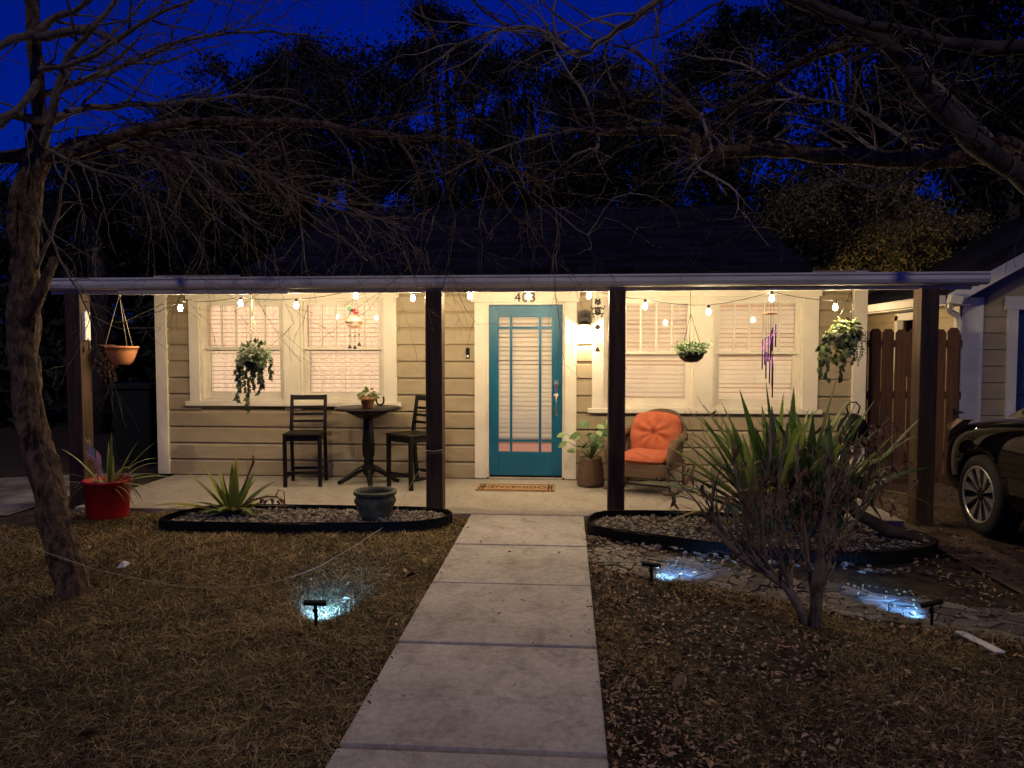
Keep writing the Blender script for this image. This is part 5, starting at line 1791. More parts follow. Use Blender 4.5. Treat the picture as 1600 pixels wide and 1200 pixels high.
# --- parked car (dark SUV), nose towards the garage
def car():
    t = thing('parked_car', 'black sport utility car parked nose in at the right edge', 'car', (4.42, 5.4, -.055))
    gr = -.055
    yF = 7.46
    cx = 4.42
    st = [  # s from the nose, half width, z bottom, z top
        (.00, .55, .30, .60), (.03, .70, .26, .72), (.12, .80, .23, .84), (.32, .87, .22, .93), (.7, .905, .22, .99), (1.05, .915, .22, 1.03), (1.4, .92, .22, 1.06),
        (2.2, .925, .22, 1.05), (3.1, .925, .22, 1.05), (3.9, .92, .23, 1.06), (4.4, .90, .26, 1.05), (4.68, .84, .32, 1.0), (4.74, .74, .40, .9)]
    vs, fs = [], []
    K = 12
    def sec(hw, zb, zt):
        h = zt - zb
        half = [(0, zb), (hw * .8, zb), (hw * .95, zb + .08 * h), (hw, zb + .28 * h), (hw * 1.005, zb + .55 * h), (hw * .985, zb + .74 * h), (hw * .95, zb + .86 * h), (hw * .88, zb + .95 * h), (hw * .7, zt), (0, zt + .015)]
        return [(x, z) for x, z in half] + [(-x, z) for x, z in half[-2:0:-1]]
    for (s_, hw, zb, zt) in st:
        for (x, z) in sec(hw, zb, zt): vs.append((cx + x, yF - s_, gr + z))
    n = len(sec(1, 0, 1))
    for i in range(len(st) - 1):
        for k in range(n):
            k2 = (k + 1) % n
            fs.append((i * n + k, (i + 1) * n + k, (i + 1) * n + k2, i * n + k2))
    fs.append(tuple(range(n)))
    fs.append(tuple(range((len(st) - 1) * n, len(st) * n))[::-1])
    mb = MB(); mb.add(vs, fs, True)
    body = mb.build('body', M['carpaint'], t, sub=2)
    # cut the wheel arches
    ax = [yF - .90, yF - 3.62]
    cut = MB()
    for y in ax:
        cut.lathe([(.385, -1.2), (.385, 1.2)], (cx, y, gr + .345), 40, Matrix.Rotation(R(90), 3, 'Y'))
    co = cut.build('arch_cut', None, None)
    bo = body.modifiers.new('arch', 'BOOLEAN'); bo.operation = 'DIFFERENCE'; bo.object = co; bo.solver = 'EXACT'
    bpy.context.view_layer.update()
    me = bpy.data.meshes.new_from_object(body.evaluated_get(bpy.context.evaluated_depsgraph_get()))
    body.modifiers.clear(); body.data = me
    me.materials.clear(); me.materials.append(M['carpaint'])
    bpy.data.objects.remove(co)
    mb = MB(); mb.box(cx - .60, cx + .60, yF - 4.3, yF - .3, gr + .25, gr + .8); mb.build('underbody', M['black'], t)
    # cabin
    cab = [(1.25, .72, 1.05, 1.07), (2.05, .66, 1.05, 1.58), (2.6, .67, 1.05, 1.65), (3.6, .67, 1.05, 1.63), (4.3, .64, 1.05, 1.5), (4.6, .68, 1.03, 1.07)]
    mb = MB(); vs, fs = [], []
    for (s_, hw, zb, zt) in cab:
        for (x, z) in ((-hw * 1.22, zb), (-hw, zt - .05 * (zt - zb)), (-hw * .85, zt), (hw * .85, zt), (hw, zt - .05 * (zt - zb)), (hw * 1.22, zb)): vs.append((cx + x, yF - s_, gr + z))
    for i in range(len(cab) - 1):
        for k in range(5): fs.append((i * 6 + k, i * 6 + k + 1, (i + 1) * 6 + k + 1, (i + 1) * 6 + k))
    mb.add(vs, fs, False); mb.build('cabin', M['carglass'] if 'carglass' in M else M['carpaint'], t, bevel=.02)
    mb = MB(); mb.box(cx - .58, cx + .58, yF - 4.2, yF - 2.1, gr + 1.64, gr + 1.665); mb.build('roof_panel', M['carpaint'], t, bevel=.02)
    for sx in (-1, 1):
        mb = MB()
        hl = [(.10, .70), (.30, .84), (.52, .955), (.40, .945), (.16, .86), (.07, .79)]
        for k in range(2): pass
        pts_ = []
        for (s_, z) in hl: pts_.append((s_, z))
        nn = len(pts_)
        def hwz(s_): return np.interp(s_, [a[0] for a in st], [a[1] for a in st])
        v1 = [(cx + sx * (hwz(s_) * (.985 if z < .9 else .95) + .006), yF - s_, gr + z) for s_, z in pts_]
        v0 = [(cx + sx * (hwz(s_) * .9 - .03), yF - s_, gr + z) for s_, z in pts_]
        mb.add(v1 + v0, [tuple(range(nn)), tuple(range(nn, 2 * nn))[::-1]] + [(i, (i + 1) % nn, nn + (i + 1) % nn, nn + i) for i in range(nn)])
        hl_ = mb.build('headlight', M['headlight'], t, bevel=.006)
        mb = MB()
        mir = (cx + sx * 1.02, yF - 2.1, gr + 1.14)
        mb.ball(mir, .1, 12, (1.1, .6, .75)); mb.tube([(cx + sx * .88, yF - 2.1, gr + 1.06), mir], .03, 8); mb.build('mirror', M['carpaint'], t)
        for y in ax:
            wc_ = Vector((cx + sx * .80, y, gr + .345))
            Mx = Matrix.Rotation(R(90) * sx, 3, 'Y')
            mb = MB(); mb.lathe([(.238, -.10), (.30, -.115), (.335, -.09), (.345, -.05), (.345, .05), (.335, .09), (.30, .112), (.242, .104), (.236, .07), (.236, -.08)], wc_, 48, Mx, close=True)
            wh = mb.build('wheel', M['tyre'], t)
            mb = MB(); mb.lathe([(.0, .02), (.232, .03), (.236, .10), (.243, .103), (.243, .108), (.228, .106), (.222, .05), (.0, .04)], wc_, 48, Mx); mb.build('rim_well', M['black'], wh)
            mb = MB()
            for k in range(10):
                g0 = 2 * PI * k / 10 + .12
                def pt(r, a, h): return wc_ + Mx @ Vector((r * math.cos(g0 + a), r * math.sin(g0 + a), h))
                wide = .165
                ps = [(.045, .16), (.10, .075), (.16, wide * .8), (.228, wide), ]
                vs = []
                for (rr_, a) in ps: vs += [pt(rr_, -a, .078 + rr_ * .1), pt(rr_, a, .078 + rr_ * .1), pt(rr_, -a, .05), pt(rr_, a, .05)]
                fs = []
                for i in range(3):
                    a, b_ = i * 4, (i + 1) * 4
                    fs += [(a, b_, b_ + 1, a + 1), (a, a + 2, b_ + 2, b_), (a + 1, b_ + 1, b_ + 3, a + 3)]
                mb.add(vs, fs)
            mb.lathe([(.222, .096), (.244, .098), (.246, .108), (.236, .110), (.224, .104)], wc_, 48, Mx, close=True)
            mb.build('rim', M['alloy'], wh)
            mb = MB(); mb.lathe([(0, .05), (.05, .05), (.05, .085), (.03, .092), (0, .093)], wc_, 16, Mx)
            for k in range(5):
                g0 = 2 * PI * k / 5
                mb.ball(wc_ + Mx @ Vector((.055 * math.cos(g0), .055 * math.sin(g0), .083)), .009, 6)
            mb.build('hub', M['black'], wh)
    mb = MB(); mb.box(cx - .62, cx + .62, yF - .05, yF + .0, gr + .35, gr + .5); mb.build('grille', M['black'], t)
    return t


M['carglass'] = pm('dark_car_glass', (.004, .004, .005), (.005, .005, .006), 4, .06, 0, spec=.6)
q = NT('headlight_lens')
q.b.inputs['Base Color'].default_value = (.55, .45, .36, 1)
q.b.inputs['Roughness'].default_value = .15
q.b.inputs['Metallic'].default_value = .5
M['headlight'] = q.m
car()

# wheelie bin in the dark left side yard
c = Vector((-5.75, 9.6, -.03))
wb = thing('wheelie_bin', 'dark green wheeled bin in the shadow beyond the left post', 'bin', c)
mb = MB(); vs = []
for (h_, a) in ((.06, .22), (1.0, .29)): vs += [(c.x - a, c.y - a, h_), (c.x + a, c.y - a, h_), (c.x + a, c.y + a, h_), (c.x - a, c.y + a, h_)]
mb.add(vs, [(3, 2, 1, 0), (4, 5, 6, 7), (0, 1, 5, 4), (1, 2, 6, 5), (2, 3, 7, 6), (3, 0, 4, 7)]); mb.build('body', M['bin'], wb, bevel=.02)
mb = MB(); mb.obox((c.x, c.y, 1.04), (.64, .66, .06)); mb.tube([(c.x - .2, c.y + .36, 1.0), (c.x + .2, c.y + .36, 1.0)], .015, 6); mb.build('lid', M['bin'], wb, bevel=.02)
for sx in (-1, 1):
    mb = MB(); mb.lathe([(0, -.025), (.1, -.025), (.1, .025), (0, .025)], (c.x + sx * .25, c.y + .24, .07), 16, Matrix.Rotation(R(90), 3, 'Y')); mb.build('wheel', M['black'], wb)

# bits lying on the ground
mb = MB(); p = gnd(1530, 1005, -.07)
mb.obox((p.x, p.y, float(gz(p.x, p.y)) + .014), (.055, .29, .012), Matrix.Rotation(R(14), 3, 'Z'))
tag(mb.build('wood_strip', M['white'], loc=(p.x, p.y, float(gz(p.x, p.y))), bevel=.002), 'thin pale strip of wood lying on the grass at right', 'wood strip')
mb = MB(); p = gnd(192, 889, -.02); r_ = random.Random(8)
vs = [(p.x + dx, p.y + dy, .0 + dz) for dx, dy, dz in ((-.035, -.02, -.01), (.03, -.025, .0), (.045, .015, .018), (.0, .03, .03), (-.03, .02, .012), (0, 0, .032))]
mb.add(vs, [(0, 1, 5), (1, 2, 5), (2, 3, 5), (3, 4, 5), (4, 0, 5)])
tag(mb.build('paper_scrap', M['white'], loc=(p.x, p.y, -.02)), 'crumpled white paper scrap on the dry lawn', 'litter')
p = Vector((-2.0, 6.80, 0)); mb = MB(); r_ = random.Random(12)
for k in range(26): mb.leaf(p + Vector((r_.uniform(-.08, .08), r_.uniform(-.02, .02), .10 + r_.uniform(-.01, .02))), (r_.uniform(-1, 1), r_.uniform(-1, 1), r_.uniform(0, 1)), (0, 0, 1), .04, .025, .4)
p = gnd(1085, 752, .0)

# ================================================================ TREES
lt = thing('bare_tree', 'bare grey barked tree leaning at the left edge of the lawn', 'tree', (-3.2, 4.46, -.04))
r_ = random.Random(111)
mb = MB()
tr = [(at(121, 950, 4.42), .112), (at(114, 915, 4.43), .104), (at(98, 850, 4.44), .096), (at(78, 780, 4.45), .092), (at(57, 700, 4.46), .088), (at(43, 620, 4.47), .086), (at(37, 550, 4.48), .088), (at(36, 480, 4.48), .092), (at(38, 420, 4.49), .088),
      (at(43, 350, 4.5), .082), (at(49, 290, 4.5), .08), (at(62, 245, 4.5), .078), (at(64, 190, 4.5), .05), (at(58, 120, 4.52), .045), (at(52, 40, 4.55), .042), (at(45, -60, 4.6), .042), (at(30, -220, 4.7), .03), (at(20, -380, 4.7), .015)]
pp_, rr_ = [], []
for i in range(len(tr) - 1):
    (a, ra), (b_, rb) = tr[i], tr[i + 1]
    k = 4
    for j in range(k):
        t = j / k
        pp_.append(a.lerp(b_, t) + Vector((r_.uniform(-1, 1), r_.uniform(-1, 1), 0)) * .006); rr_.append((ra + (rb - ra) * t) * r_.uniform(.95, 1.06))
rough_trunk(mb, pp_, [q_ * .86 for q_ in rr_], 64, .17)
mb.tube([at(42, 505, 4.45), at(66, 450, 4.42), at(84, 408, 4.40), at(82, 402, 4.40)], [.05, .035, .028, .022], 9)
mb.tube([at(35, 420, 4.46), at(18, 360, 4.4), at(22, 300, 4.42), at(45, 250, 4.46)], [.03, .03, .028, .03], 8)
mb.build('trunk', M['bark'], lt)
SPEC = [  # pixel polyline with depth, r0, r1, kid length, every, bias
    ([(62, 246, 4.5), (130, 236, 4.42), (200, 208, 4.35), (300, 192, 4.3), (400, 190, 4.3), (470, 190, 4.32), (560, 205, 4.35), (640, 215, 4.4), (705, 220, 4.45), (800, 262, 4.5), (870, 300, 4.6)], .042, .006, (.35, 1.0), .045, (.35, 0, -.25)),
    ([(66, 240, 4.5), (10, 246, 4.4), (-60, 240, 4.3), (-200, 200, 4.2), (-380, 150, 4.1)], .045, .012, (.3, .9), .10, None),
    ([(62, 240, 4.5), (75, 205, 4.42), (85, 160, 4.4), (105, 90, 4.35), (150, 40, 4.3), (190, -10, 4.3), (240, -90, 4.3)], .030, .008, (.4, 1.0), .09, (.3, 0, 0)),
    ([(70, 190, 4.5), (20, 180, 4.3), (0, 195, 4.25), (-80, 230, 4.2)], .03, .01, (.3, .7), .12, None),
    ([(60, 130, 4.5), (35, 165, 4.3), (5, 182, 4.2), (-60, 210, 4.2)], .026, .012, (.3, .6), .15, None),
    ([(55, 60, 4.5), (130, 46, 4.3), (128, 45, 4.28)], .03, .025, (.4, .8), .2, None),
    ([(55, 55, 4.5), (20, 60, 4.3), (-10, 80, 4.2), (-80, 120, 4.1)], .028, .012, (.3, .6), .15, None),
    ([(60, 60, 4.5), (80, 30, 4.5), (130, 10, 4.4), (180, -40, 4.4)], .028, .01, (.4, 1.), .1, (.2, 0, 0)),
    ([(62, 200, 4.5), (110, 175, 4.7), (180, 165, 4.9), (280, 160, 5.1), (400, 150, 5.2), (480, 165, 5.3)], .026, .005, (.4, 1.0), .055, (.3, 0, -.05)),
    ([(60, 150, 4.5), (120, 130, 4.8), (200, 100, 5.0), (300, 60, 5.2), (420, 50, 5.3), (520, 60, 5.4)], .024, .004, (.4, 1.0), .06, (.2, 0, .1)),
    ([(60, 110, 4.5), (140, 90, 4.2), (250, 20, 4.1), (360, -20, 4.0)], .022, .005, (.4, 1.0), .07, (.2, 0, 0)),
    ([(66, 246, 4.5), (150, 215, 4.7), (260, 235, 5.0), (380, 262, 5.2), (480, 300, 5.3), (560, 330, 5.4), (640, 360, 5.4)], .024, .004, (.4, 1.0), .045, (.3, 0, -.35)),
    ([(150, 232, 4.4), (230, 225, 4.6), (330, 225, 4.8), (430, 285, 4.9), (520, 325, 5.0), (600, 345, 5.0)], .018, .004, (.35, .9), .045, (.4, 0, -.3)),
    ([(200, 208, 4.35), (260, 220, 4.4), (330, 290, 4.4), (370, 330, 4.4), (400, 350, 4.4)], .013, .004, (.3, .8), .06, (.1, 0, -.6)),
    ([(75, 235, 4.45), (130, 260, 4.3), (200, 280, 4.25), (260, 300, 4.2)], .014, .003, (.4, .9), .06, (.1, 0, -.7)),
    ([(60, 330, 4.45), (100, 420, 4.4), (130, 470, 4.4), (150, 520, 4.4)], .010, .003, (.3, .6), .08, (.2, 0, .3)),
    ([(55, 420, 4.45), (85, 350, 4.4), (100, 280, 4.35), (120, 200, 4.3)], .012, .005, (.2, .6), .12, (.2, 0, 0)),
]
for (pl, r0, r1, kid, ev, bias) in SPEC:
    mb = MB()
    limb([at(x, y, Y) for x, y, Y in pl], r0, r1, mb, r_, kid, ev, 2, -.25, .35, .50, (20, 70), .008, .06, bias, 4.2)
    mb.build('branch', M['twig'] if r0 < .04 else M['bark'], lt)

# right tree: trunk stands just outside the frame
rt_ = thing('bare_tree', 'bare tree reaching in from the right with a thick level limb', 'tree', (3.5, 3.6, -.08))
r_ = random.Random(222)
mb = MB()
pp_ = [(3.5, 3.6, -.15), (3.48, 3.62, .1), (3.45, 3.65, .5), (3.4, 3.7, 1.1), (3.34, 3.75, 1.8), (3.24, 3.8, 2.45), (3.2, 3.85, 3.2), (3.25, 3.9, 4.2), (3.3, 4.0, 5.2)]
rough_trunk(mb, [Vector(p) for p in pp_], [.26, .21, .18, .165, .16, .16, .12, .09, .05], 36, .1, 5)
mb.build('trunk', M['darkbark'], rt_)
SPEC = [
    ([(1690, 235, 3.8), (1600, 250, 3.85), (1530, 240, 3.95), (1450, 250, 4.05), (1370, 247, 4.1), (1290, 243, 4.15), (1220, 235, 4.2), (1150, 236, 4.25), (1080, 238, 4.3), (1092, 222, 4.3), (1060, 203, 4.32), (1030, 204, 4.35), (950, 204, 4.4), (930, 195, 4.4)], .058, .020, (.3, .85), .055, (-.25, 0, .1), 'bark'),
    ([(1660, 330, 3.8), (1590, 270, 3.7), (1535, 235, 3.7), (1480, 180, 3.7), (1430, 120, 3.7), (1370, 55, 3.75), (1290, 20, 3.8), (1200, -20, 3.9), (1100, -80, 4)], .056, .020, (.35, .9), .06, (-.2, 0, .1), 'darkbark'),
    ([(1340, 62, 3.85), (1290, 82, 4.0), (1240, 105, 4.1), (1180, 145, 4.2), (1130, 172, 4.25), (1095, 182, 4.3), (1045, 128, 4.35), (1010, 90, 4.4), (960, 70, 4.4)], .026, .007, (.3, .8), .07, (-.2, 0, 0), 'bark'),
    ([(1690, 30, 3.7), (1600, 72, 3.6), (1500, 70, 3.6), (1420, 50, 3.6), (1330, 35, 3.6), (1250, -10, 3.6)], .040, .018, (.3, .8), .07, None, 'darkbark'),
    ([(700, -40, 4.6), (760, 20, 4.6), (820, 60, 4.6), (870, 110, 4.7), (960, 150, 4.7), (1040, 160, 4.8)], .010, .003, (.4, 1.0), .05, None, 'bark'),
    ([(640, -30, 5.0), (680, 60, 5.0), (740, 130, 5.0), (800, 160, 5.1)], .010, .003, (.4, 1.0), .05, None, 'bark'),
    ([(1060, -30, 3.9), (1020, 6, 3.9), (985, 35, 3.95), (950, 58, 4.0), (920, 78, 4.0), (890, 82, 4.0), (862, 55, 4.05), (800, 44, 4.1), (740, 60, 4.1), (690, 90, 4.2)], .022, .006, (.3, .8), .08, (-.2, 0, 0), 'littwig'),
    ([(930, 198, 4.4), (915, 150, 4.4), (880, 100, 4.5), (860, 60, 4.5)], .010, .004, (.25, .6), .07, None, 'littwig'),
    ([(940, 203, 4.4), (880, 205, 4.4), (800, 225, 4.5), (740, 250, 4.5), (690, 275, 4.6)], .009, .003, (.3, .7), .06, (-.2, 0, -.1), 'littwig'),
    ([(932, 205, 4.4), (935, 230, 4.35), (900, 240, 4.3), (850, 280, 4.3), (800, 285, 4.3)], .009, .003, (.25, .5), .08, None, 'littwig'),
    ([(1095, 178, 4.3), (1105, 205, 4.2), (1112, 235, 4.15), (1085, 265, 4.1), (1070, 295, 4.1)], .012, .004, (.2, .5), .09, (-.1, 0, -.2), 'littwig'),
    ([(1085, 240, 4.25), (1095, 265, 4.2), (1140, 290, 4.15), (1155, 310, 4.1), (1148, 340, 4.1)], .008, .002, (.15, .35), .12, None, 'littwig'),
    ([(800, 285, 4.3), (845, 310, 4.3), (918, 368, 4.3), (945, 340, 4.3), (985, 358, 4.3)], .004, .0015, (.1, .3), .2, None, 'littwig'),
    ([(920, 366, 4.3), (960, 310, 4.3), (1010, 305, 4.3), (1050, 325, 4.3), (1066, 358, 4.3)], .004, .0015, (.1, .25), .3, None, 'littwig'),
    ([(1190, 235, 4.2), (1230, 200, 4.2), (1270, 200, 4.3), (1330, 235, 4.4)], .010, .004, (.2, .5), .08, None, 'littwig'),
    ([(1380, 245, 4.1), (1300, 190, 4.2), (1180, 175, 4.3), (1140, 200, 4.3)], .010, .004, (.2, .6), .07, None, 'littwig'),
    ([(1450, 245, 4.0), (1340, 170, 4.3), (1250, 150, 4.4), (1160, 100, 4.5), (1100, 90, 4.6), (1020, 72, 4.6)], .010, .003, (.3, .7), .06, (-.2, 0, .1), 'littwig'),
    ([(1540, 240, 3.9), (1560, 215, 3.8), (1610, 240, 3.7), (1660, 260, 3.7)], .03, .02, (.3, .6), .1, None, 'bark'),
    ([(1450, 255, 4.0), (1400, 285, 4.0), (1340, 290, 4.0), (1290, 260, 4.1)], .010, .003, (.2, .5), .08, (0, 0, -.1), 'littwig'),
    ([(1560, 230, 3.8), (1500, 160, 4.0), (1440, 110, 4.2), (1400, 60, 4.3)], .012, .004, (.3, .7), .08, None, 'littwig'),
]
for (pl, r0, r1, kid, ev, bias, mm) in SPEC:
    mb = MB()
    limb([at(x, y, Y) for x, y, Y in pl], r0, r1, mb, r_, kid, ev * (.75 if r0 > .005 else 1), 1 if r0 < .005 else 2, -.1, .35, .62, (25, 75), .008 if r0 > .02 else .004, .04, bias, 3.5)
    mb.build('branch', M[mm], rt_)


# background trees: trunk, limbs, crown of leaf clumps
def crown_np(centers, n, sig, size, seed, flat=.8):
    r_ = np.random.default_rng(seed)
    C = np.array([c[:3] for c in centers]); S = np.array([c[3] for c in centers])
    k = r_.integers(0, len(C), n)
    P = C[k] + r_.normal(0, 1, (n, 3)) * S[k][:, None] * np.array([1, 1, flat]) * sig
    a = r_.normal(0, 1, (n, 3)); a /= np.linalg.norm(a, axis=1, keepdims=True)
    b = np.cross(a, r_.normal(0, 1, (n, 3))); b /= np.linalg.norm(b, axis=1, keepdims=True)
    s = size * r_.uniform(.6, 1.4, (n, 1))
    V = np.stack([P - a * s, P + b * s * .42, P + a * s, P - b * s * .42], 1)
    return V, np.arange(n * 4).reshape(-1, 4)


def oak(px, Y, ytop, halfw, label, seed, n=9000, mat='crown', size=.13, ylow=420, clumps=95, grp='dark trees beyond the house roof'):
    r_ = random.Random(seed)
    base = at(px, 543, Y); base.z = -.05
    top = at(px, ytop, Y).z
    low = max(1.2, at(px, ylow, Y).z)
    hw = halfw * Y / F
    t = thing('leafy_tree', label, 'tree', base, grp)
    mb = MB()
    mb.tube([base + Vector((0, 0, -.2)), base + Vector((.1, 0, low * .6)), base + Vector((.2, 0, low * 1.2)), base + Vector((0, 0, top * .8))], [.32, .22, .18, .05], 10)
    cl = []
    for k in range(clumps):
        g = r_.uniform(0, 2 * PI); h = r_.random()
        rad = hw * math.sqrt(max(.05, 1 - (h * 1.9 - .9) ** 2 * .9)) * r_.uniform(.25, 1)
        p = base + Vector((rad * math.cos(g), rad * math.sin(g) * .8, low + (top - low) * (h * .9)))
        cl.append((p.x, p.y, p.z, r_.uniform(.25, .6) * hw * .27))
        if k % 4 == 0: mb.tube([base + Vector((.1, 0, low * .9 + (p.z - low) * .3)), (Vector((base.x, base.y, low)) + p) / 2 + Vector((0, 0, .1)), p], [.09, .06, .015], 6)
    mb.build('trunk', M['darkbark'], t)
    V, Fc = crown_np(cl, int(n * 3.6), .85, size * .45, seed)
    npmesh('crown', V, Fc, M[mat], t)
    return t


oak(560, 19, 50, 175, 'dark leafy tree rising behind the left half of the roof', 1, 9000)
oak(700, 23, -30, 125, 'tallest dark tree standing behind the roof left of centre', 2, 8000, size=.15)
oak(830, 21, 40, 130, 'dark leafy tree behind the middle of the roof', 3, 8000)
oak(1000, 18, 120, 150, 'low dark leafy tree behind the roof ridge right of centre', 4, 9000)
oak(1130, 22, -20, 130, 'tall dark tree behind the right end of the roof', 5, 9000, size=.15)
oak(1330, 20, -120, 230, 'huge dark leafy tree filling the sky beyond the garage', 6, 14000, size=.16, clumps=110)
oak(1560, 17, -150, 220, 'dark leafy tree behind the garage at the far right', 7, 12000, size=.15, clumps=90)
oak(400, 22, 60, 130, 'dark leafy tree behind the left end of the roof', 8, 7000, size=.15)
oak(270, 18, 170, 120, 'low dark leafy tree seen above the left porch eave', 9, 6000, ylow=470)
oak(-30, 16, 260, 140, 'dark leafy tree beyond the leaning trunk at far left', 10, 6000, ylow=480)
oak(1340, 12.5, 255, 150, 'olive green twiggy tree catching light behind the fence', 11, 12000, 'olive', .07, 430, 120, 'dark trees beyond the house roof')

oak(120, 17, 200, 130, 'dark leafy tree behind the palm at left', 12, 6000, ylow=480)
oak(215, 24, 200, 110, 'distant dark tree between the palm and the low tree', 13, 6000, ylow=480)
oak(330, 21, 115, 120, 'dark leafy tree behind the far left end of the roof', 14, 8000)
oak(480, 25, 35, 110, 'tall dark tree behind the left roof slope', 15, 8000, size=.15)
oak(920, 24, 60, 110, 'dark tree behind the roof just right of the middle', 16, 8000, size=.15)
# palm at the left
pb = at(150, 543, 13); pb.z = -.05
pt_ = thing('palm_tree', 'dark palm with arching fronds behind the left porch eave', 'tree', pb)
ptop = Vector((pb.x, pb.y, at(150, 330, 13).z))
mb = MB(); mb.tube([pb + Vector((0, 0, -.2)), pb + Vector((.1, 0, 2)), ptop], [.22, .17, .14], 10); mb.build('trunk', M['darkbark'], pt_)
r_ = random.Random(303)
for k in range(22):
    g = 2 * PI * k / 22 + r_.uniform(-.1, .1); e = r_.uniform(-.2, 1.1); L = r_.uniform(1.6, 2.2)
    d = Vector((math.cos(g) * math.cos(e), math.sin(g) * math.cos(e), math.sin(e))).normalized(); p = ptop.copy()
    mb = MB(); spine = [p.copy()]
    for i in range(12):
        p = p + d * L / 12; d = (d + Vector((0, 0, -.13))).normalized(); spine.append(p.copy())
        sd_ = d.cross(Vector((0, 0, 1))).normalized()
        for sx in (-1, 1):
            for q_ in range(2):
                tip = p + sd_ * sx * (.42 - .02 * i) * r_.uniform(.6, 1.2) + d * r_.uniform(.1, .4) + Vector((0, 0, r_.uniform(-.5, -.15)))
                o_ = d * .07 * q_
                mb.add([p + o_, p + o_ + d * .035, tip + o_], [(0, 1, 2)])
    mb.tube(spine, .015, 4)
    mb.build('frond', M['crown'], pt_)

# hedge line that closes the yard behind on the left and right
def hedge(x0, x1, Y, h, label, seed, n):
    r_ = np.random.default_rng(seed)
    cl = [(r_.uniform(x0, x1), Y + r_.uniform(-.7, .7), r_.uniform(.1, h), .55) for _ in range(90)]
    V, Fc = crown_np(cl, n, .9, .13, seed)
    return tag(npmesh('hedge', V, Fc, M['crown'], loc=((x0 + x1) / 2, Y, 0)), label, 'hedge')


hedge(-16, -5.4, 14.5, 2.6, 'dark hedge closing the side yard left of the house', 1, 16000)
hedge(9, 18, 15, 2.6, 'dark hedge beyond the garage at right', 2, 6000)
mb = MB()
mb.box(-30, 30, 30, 30.3, -.1, 2.6)
tag(mb.build('far_fence', M['fence'], loc=(0, 30, 0)), 'dark board fence far behind the trees', 'fence')

# ================================================================ GRASS AND LEAVES
def blades(name, n, region, ok, hgt, wd, mat, seed, lean=1.1, kind='stuff'):
    r_ = np.random.default_rng(seed)
    x0, x1, y0, y1 = region
    u = r_.random(n * 2)
    Yp = y0 * (y1 / y0) ** u            # denser near the camera
    Xp = r_.uniform(x0, x1, n * 2)
    vis = np.abs(Xp + .0745 * Yp) < .92 * Yp + .5
    cl_ = patch(Xp, Yp, 2.2, seed) + .7 * patch(Xp, Yp, 5.3, seed + 1)
    k = ok(Xp, Yp) & vis & (r_.random(n * 2) < .85 + .22 * cl_)
    Xp, Yp = Xp[k][:n], Yp[k][:n]
    n = len(Xp)
    Z = gz(Xp, Yp) - .012
    a = r_.uniform(0, 2 * PI, n)
    h = hgt * r_.uniform(.35, 1.35, n) * (1 + .25 * patch(Xp, Yp, 3.1, seed + 2))
    ln = r_.uniform(.2, lean, n) * h * 1.4
    d = np.stack([np.cos(a), np.sin(a)], 1)
    s = np.stack([-d[:, 1], d[:, 0]], 1) * (wd * r_.uniform(.6, 1.3, n) * (.6 + .16 * Yp))[:, None]
    B = np.stack([Xp, Yp], 1)
    z3 = lambda xy, z: np.concatenate([xy, z[:, None]], 1)
    V = np.stack([z3(B - s, Z), z3(B + s, Z), z3(B + d * ln[:, None] * .45 + s * .7, Z + h * .65), z3(B + d * ln[:, None] * .45 - s * .7, Z + h * .65),
                  z3(B + d * ln[:, None] * 1.1, Z + h * .8)], 1)
    base = (np.arange(n) * 5)[:, None]
    q4 = np.concatenate([base + np.array([[0, 1, 2, 3]])], 0)
    tri = base + np.array([[3, 2, 4, 4]])
    me = bpy.data.meshes.new(name)
    me.vertices.add(n * 5)
    me.vertices.foreach_set('co', V.astype(np.float32).ravel())
    F4 = (base + np.array([[0, 1, 2, 3]]))
    F3 = (base + np.array([[3, 2, 4]]))
    loops = np.concatenate([F4.ravel(), F3.ravel()]).astype(np.int32)
    me.loops.add(len(loops)); me.loops.foreach_set('vertex_index', loops)
    me.polygons.add(2 * n)
    ls = np.concatenate([np.arange(n) * 4, 4 * n + np.arange(n) * 3]).astype(np.int32)
    me.polygons.foreach_set('loop_start', ls)
    me.update(calc_edges=True)
    me.materials.append(mat)
    o = bpy.data.objects.new(name, me)
    COL.objects.link(o)
    return tag(o, kind=kind)


def vecin(f): return np.vectorize(f, otypes=[bool])


PB, PB2 = [np.array([(p.x, p.y) for p in L_]) for L_ in (bl, br_)]


def np_in(poly):
    def f(X, Y):
        r = np.zeros(X.shape, bool)
        j = len(poly) - 1
        for i in range(len(poly)):
            xi, yi = poly[i]; xj, yj = poly[j]
            with np.errstate(divide='ignore', invalid='ignore'):
                c_ = ((yi > Y) != (yj > Y)) & (X < (xj - xi) * (Y - yi) / (yj - yi + 1e-12) + xi)
            r ^= c_
            j = i
        return r
    return f


inL, inR = np_in(PB), np_in(PB2)
ctrA = np.array(ctr)


def pathd(X, Y):
    return Y - np.interp(X, ctrA[:, 0], ctrA[:, 1])


def patch(X, Y, s=1.0, o=0):
    return np.sin(X * 2.3 * s + o) * np.cos(Y * 2.9 * s + 1.3 * o) + .6 * np.sin(X * 5.1 * s + Y * 3.7 * s + o)


okL = lambda X, Y: (X < -.895) & (X > -6.6) & ~inL(X, Y) & ((Y < 6.75) | (X < -4.9)) & ~((X < -4.6) & (Y > 6.1))
blades('grass', 200000, (-6.6, -.89, 1.5, 6.9), okL, .034, .0022, M['grass'], 1, 2.6)
okR = lambda X, Y: (X > .168) & ~inR(X, Y) & (pathd(X, Y) < -.27) & (X < 3.2) & (patch(X, Y, .8, 2) + (X - .95) * 1.0 > -.1)
blades('grass', 115000, (.165, 3.4, 1.6, 5.6), okR, .032, .0020, M['grass'], 2, 2.6)


